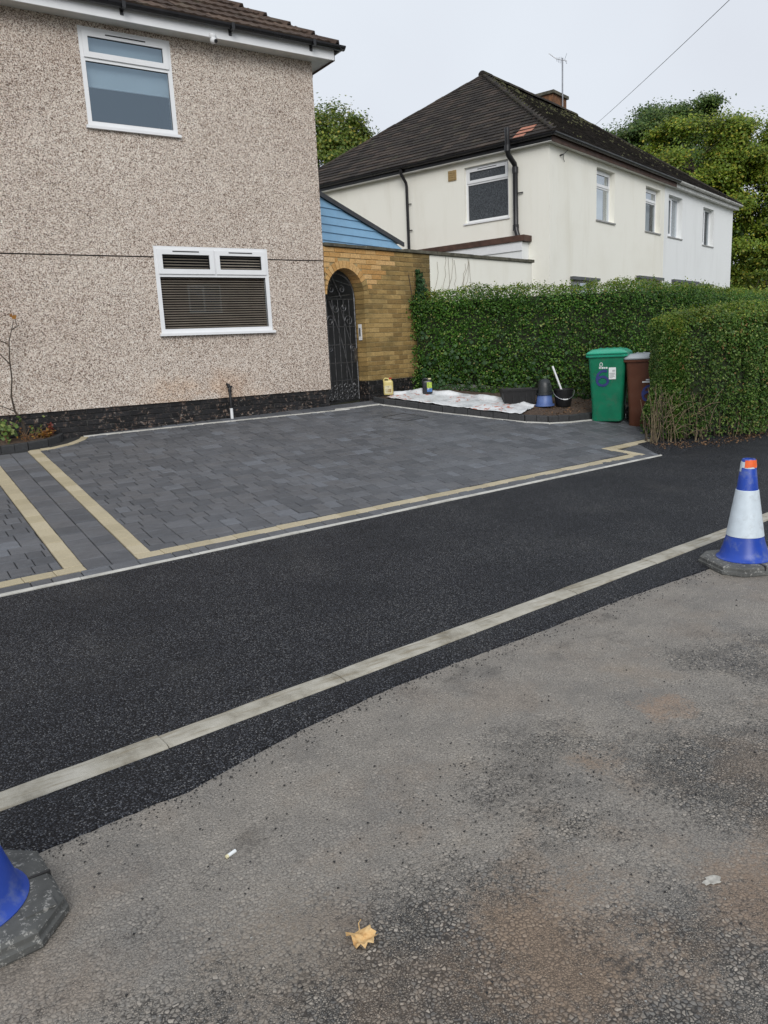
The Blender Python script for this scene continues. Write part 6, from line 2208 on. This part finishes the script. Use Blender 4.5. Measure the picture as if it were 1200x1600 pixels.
# ------------------------------------------------------------------ traffic cones
def cone(name, label, x, y, rz, z0=0.0):
    o = thing(name, label, 'cone', (x, y, z0), rz, 'blue and white traffic cones')
    fr = Fr((x, y), (cos(rz), sin(rz)), (-sin(rz), cos(rz)))

    def octo(h, ch): return [(h, -h + ch), (h, h - ch), (h - ch, h), (-h + ch, h), (-h, h - ch), (-h, -h + ch), (-h + ch, -h), (h - ch, -h)]
    mb = MB()
    rings = [(0.248, 0.10, 0.0), (0.252, 0.10, 0.008), (0.252, 0.10, 0.026), (0.244, 0.096, 0.030), (0.243, 0.096, 0.034), (0.243, 0.096, 0.050), (0.233, 0.092, 0.060), (0.185, 0.085, 0.064)]
    vs = [fr.P(a, b, z0 + z) for h, c_, z in rings for a, b in octo(h, c_)]
    fs = [(i * 8 + k, i * 8 + (k + 1) % 8, (i + 1) * 8 + (k + 1) % 8, (i + 1) * 8 + k) for i in range(len(rings) - 1) for k in range(8)] + [tuple(range(8)), tuple((len(rings) - 1) * 8 + k for k in range(8))]
    mb.add(vs, fs)
    base = mb.build('base', M['cone_base'], o)
    m_ = MB(); m_.box(-0.006, 0.006, -0.2445, -0.182, z0 + 0.030, z0 + 0.0655, fr); m_.build('base_joint', M['rubber'], base)
    m_ = MB(); m_.box(0.182, 0.2445, -0.005, 0.005, z0 + 0.030, z0 + 0.0655, fr); m_.build('base_joint', M['rubber'], base)
    m_ = MB(); m_.box(0.125, 0.215, -0.18, -0.135, z0 + 0.061, z0 + 0.0675, fr); m_.build('base_pad', M['cone_base'], base)
    mb = MB()
    mb.lathe([(0.140, 0.058), (0.178, 0.060), (0.180, 0.068), (0.170, 0.076), (0.160, 0.086), (0.148, 0.12), (0.133, 0.17), (0.1195, 0.22), (0.1155, 0.235), (0.0700, 0.535), (0.0685, 0.545), (0.045, 0.742), (0.040, 0.752), (0.030, 0.752), (0.028, 0.70)], (x, y, z0), 40)
    mb.build('cone_body', M['cone_blue'], o, smooth=35)
    mb = MB()
    mb.lathe([(0.1195, 0.224), (0.1215, 0.226), (0.0735, 0.540), (0.0715, 0.542)], (x, y, z0), 40)
    mb.build('reflective_sleeve', M['cone_white'], o, smooth=35)
    return o, fr


c1, cf1 = cone('traffic_cone', 'blue and white traffic cone with orange sticker on top at the right', 4.91, 2.92, radians(-26))
# torn orange sticker on white backing round the tip
for (q0, q1, za, zb_, mt, rr) in ((-4.2, -1.2, 0.692, 0.738, 'cone_white', 0.0018), (-3.05, -0.9, 0.697, 0.747, 'orange', 0.0032), (-4.1, -3.5, 0.668, 0.695, 'cone_white', 0.0018)):
    vs = []
    n_ = 14
    rs2 = random.Random(int(q0 * 100))
    for k in range(n_ + 1):
        q = q0 + (q1 - q0) * k / n_
        for z_ in (za + rs2.uniform(-0.004, 0.004), zb_ + rs2.uniform(-0.005, 0.003)):
            r0 = 0.0685 + (0.045 - 0.0685) * (z_ - 0.545) / (0.742 - 0.545) + rr
            vs.append((4.91 + r0 * cos(q), 2.92 + r0 * sin(q), z_))
    MB().add(vs, [(2 * k, 2 * k + 2, 2 * k + 3, 2 * k + 1) for k in range(n_)]).build('torn_sticker', M[mt], c1)
cone('traffic_cone', 'blue traffic cone with mud-spattered base cut off by the left edge', 0.022, 2.36, radians(4))

# ------------------------------------------------------------------ litter and loose bits
lf = thing('fallen_leaf', 'crumpled yellow-brown fallen leaf on the old road', 'leaf', (0.915, 1.60, 0.0))
outline = [(-0.036, -0.038), (-0.018, -0.030), (-0.010, -0.042), (0.004, -0.030), (0.018, -0.040), (0.026, -0.026), (0.044, -0.030), (0.036, -0.012), (0.046, -0.002), (0.034, 0.008), (0.042, 0.030), (0.020, 0.026), (0.006, 0.034), (-0.010, 0.030), (-0.034, 0.038), (-0.040, 0.020), (-0.030, 0.008), (-0.032, -0.012)]
vs = []
R = 5
for k in range(R):
    f = 1 - k / R
    for (a, b) in outline:
        a2, b2 = a * f, b * f
        z_ = 0.006 + 0.009 * abs(a2) / 0.045 + 0.012 * mnoise.noise((a2 * 60, b2 * 60, 1)) + 0.006 * sin(b2 * 160)
        vs.append((0.922 + a2 * 0.95 + b2 * 0.10, 1.605 + b2 * 0.95 - a2 * 0.12, max(0.004, z_)))
vs.append((0.925, 1.605, 0.009))
n_ = len(outline)
fs = [(k * n_ + j, k * n_ + (j + 1) % n_, (k + 1) * n_ + (j + 1) % n_, (k + 1) * n_ + j) for k in range(R - 1) for j in range(n_)] + [((R - 1) * n_ + j, (R - 1) * n_ + (j + 1) % n_, R * n_) for j in range(n_)]
mb = MB().add(vs, fs)
mb.build('blade', M['dead_leaf'], lf, smooth=35)
MB().tube([(0.93, 1.63, 0.010), (0.940, 1.650, 0.014), (0.955, 1.662, 0.010)], 0.0014, 5).build('stalk', M['dead_leaf'], lf)
bt = thing('cigarette_end', 'white cigarette end lying on the old road', 'litter', (0.783, 2.18, 0.0))
MB().tube([(0.766, 2.173, 0.006), (0.796, 2.183, 0.006)], 0.0060, 10).build('paper', M['white_print'], bt)
MB().tube([(0.759, 2.1708, 0.006), (0.766, 2.173, 0.006)], 0.0061, 10).build('filter', M['cream_can'], bt)

mbs = MB()
rs = random.Random(21)


def crumb(mb, x, y, z, s_, r_):
    vs = []
    for (a, b, c_) in ((1, 0, 0.2), (-0.4, 0.8, 0.1), (-0.5, -0.8, 0.15), (0.1, 0.1, 1.0), (0, 0, -0.4)):
        vs.append((x + s_ * (a + r_.uniform(-.3, .3)), y + s_ * (b + r_.uniform(-.3, .3)), z + s_ * (c_ + r_.uniform(-.15, .15)) * 0.8))
    mb.add(vs, [(0, 1, 3), (1, 2, 3), (2, 0, 3), (1, 0, 4), (2, 1, 4), (0, 2, 4)])


for k in range(900):
    x = rs.uniform(0.2, 5.5)
    y = edgeY(x) - 0.012 - rs.expovariate(1 / 0.06)
    if y > 0.6: crumb(mbs, x, y, 0.002, rs.uniform(0.0015, 0.006), rs)
for k in range(420):
    x = rs.gauss(1.75, 0.35); y = rs.gauss(1.85, 0.22)
    crumb(mbs, x, y, 0.002, rs.uniform(0.0015, 0.0055), rs)
for k in range(260):
    x = rs.uniform(0.3, 4.5); y = rs.uniform(0.8, 2.6)
    if y < edgeY(x): crumb(mbs, x, y, 0.002, rs.uniform(0.002, 0.007), rs)
tag(mbs.build('loose_chippings', M['crumb'], recalc=False), 'loose black tar crumbs scattered over the old road surface', 'chippings', kind='stuff')
mbs = MB()
for k in range(220):
    x = rs.uniform(0.3, 4.5); y = rs.uniform(0.7, 2.6)
    if y < edgeY(x): crumb(mbs, x, y, 0.001, rs.uniform(0.0015, 0.004), rs)
tag(mbs.build('pale_grit', M['sill'], recalc=False), 'pale grit sprinkled over the old road surface', 'grit', kind='stuff')
# dead leaves and twigs under the near hedge and on the bed
c, nn_ = [], []
for k in range(420):
    x = rs.uniform(8.6, 12.0); y = 6.42 - 0.2 * min(1, max(0, (x - 8.7) / 0.7)) - abs(rs.gauss(0, 0.11)) + rs.uniform(0, 0.12)
    c.append((x, y, gz(x, y) + rs.uniform(0.012, 0.03))); nn_.append((rs.gauss(0, .4), rs.gauss(0, .4), 1))
for k in range(260):
    x = rs.uniform(8.4, 9.9); y = rs.uniform(8.1, 8.7)
    c.append((x, y, gz(x, y) + rs.uniform(0.085, 0.10))); nn_.append((rs.gauss(0, .4), rs.gauss(0, .4), 1))
leaf_mesh('leaf_litter', c, nn_, [rs.uniform(0.02, 0.05) for _ in c], 0.6, M['litter'])


# ------------------------------------------------------------------ brick houses across the road (seen in the window panes)
def opposite(x0, x1, yf, label, cat='house'):
    o = thing('brick_house', label, cat, (x0, yf, 0.0))
    fr = Fr((x0, yf), (1, 0), (0, 1))
    W_ = x1 - x0
    hs = [(W_ * t - 0.8, W_ * t + 0.8, z, z + 1.25) for t in (0.18, 0.40, 0.62, 0.84) for z in (0.9, 3.5)]
    m_ = MB(); slab(m_, fr, 0, W_, 0, 5.1, -0.3, 0.0, hs)
    m_.box(0, 0.3, -8, -0.301, 0, 5.1, fr); m_.box(W_ - 0.3, W_, -8, -0.301, 0, 5.1, fr); m_.box(0, W_, -8.3, -8.001, 0, 5.1, fr)
    m_.build('wall', M['chimney'], o)
    for h in hs:
        window(o, fr, *h, mullions=((h[0] + h[1]) / 2,), w_face=-0.08, glass='glass_dark', gasket=False, room=0.4)
    m_ = MB(); m_.box(W_ / 2 - 0.45, W_ / 2 + 0.45, 0.002, 0.03, 0.1, 2.1, fr); d_ = m_.build('door', M['upvc'], o)
    m_ = MB(); m_.box(W_ / 2 + 0.33, W_ / 2 + 0.37, 0.031, 0.06, 1.0, 1.14, fr); m_.build('handle', M['steel'], d_)
    m_ = MB()
    e = 0.35
    k_ = [fr.P(-e, e, 5.12), fr.P(W_ + e, e, 5.12), fr.P(W_ + e, -8.3 - e, 5.12), fr.P(-e, -8.3 - e, 5.12), fr.P(4.4, -4.15, 8.6), fr.P(W_ - 4.4, -4.15, 8.6)]
    m_.add(k_, [(0, 1, 5, 4), (1, 2, 5), (2, 3, 4, 5), (3, 0, 4), (3, 2, 1, 0)])
    m_.build('roof', M['tile_far'], o)
    return o


opposite(3.0, 20.0, -13.0, 'brick house across the road, mirrored in the lower pebbledash window')


# dried pale splash on the road
rs = random.Random(5)
ring_ = []
for k in range(18):
    q = 2 * pi * k / 18
    r0 = rs.uniform(0.6, 1.15)
    ring_.append((1.882 + 0.034 * r0 * cos(q), 1.165 + 0.020 * r0 * sin(q) - 0.006 * cos(q), 0.0035))
sp_ = MB().add(ring_ + [(1.882, 1.165, 0.0045)], [(k, (k + 1) % 18, 18) for k in range(18)])
tag(sp_.build('dried_splash', M['splash']), 'small pale dried splash on the old road at the right', 'stain')
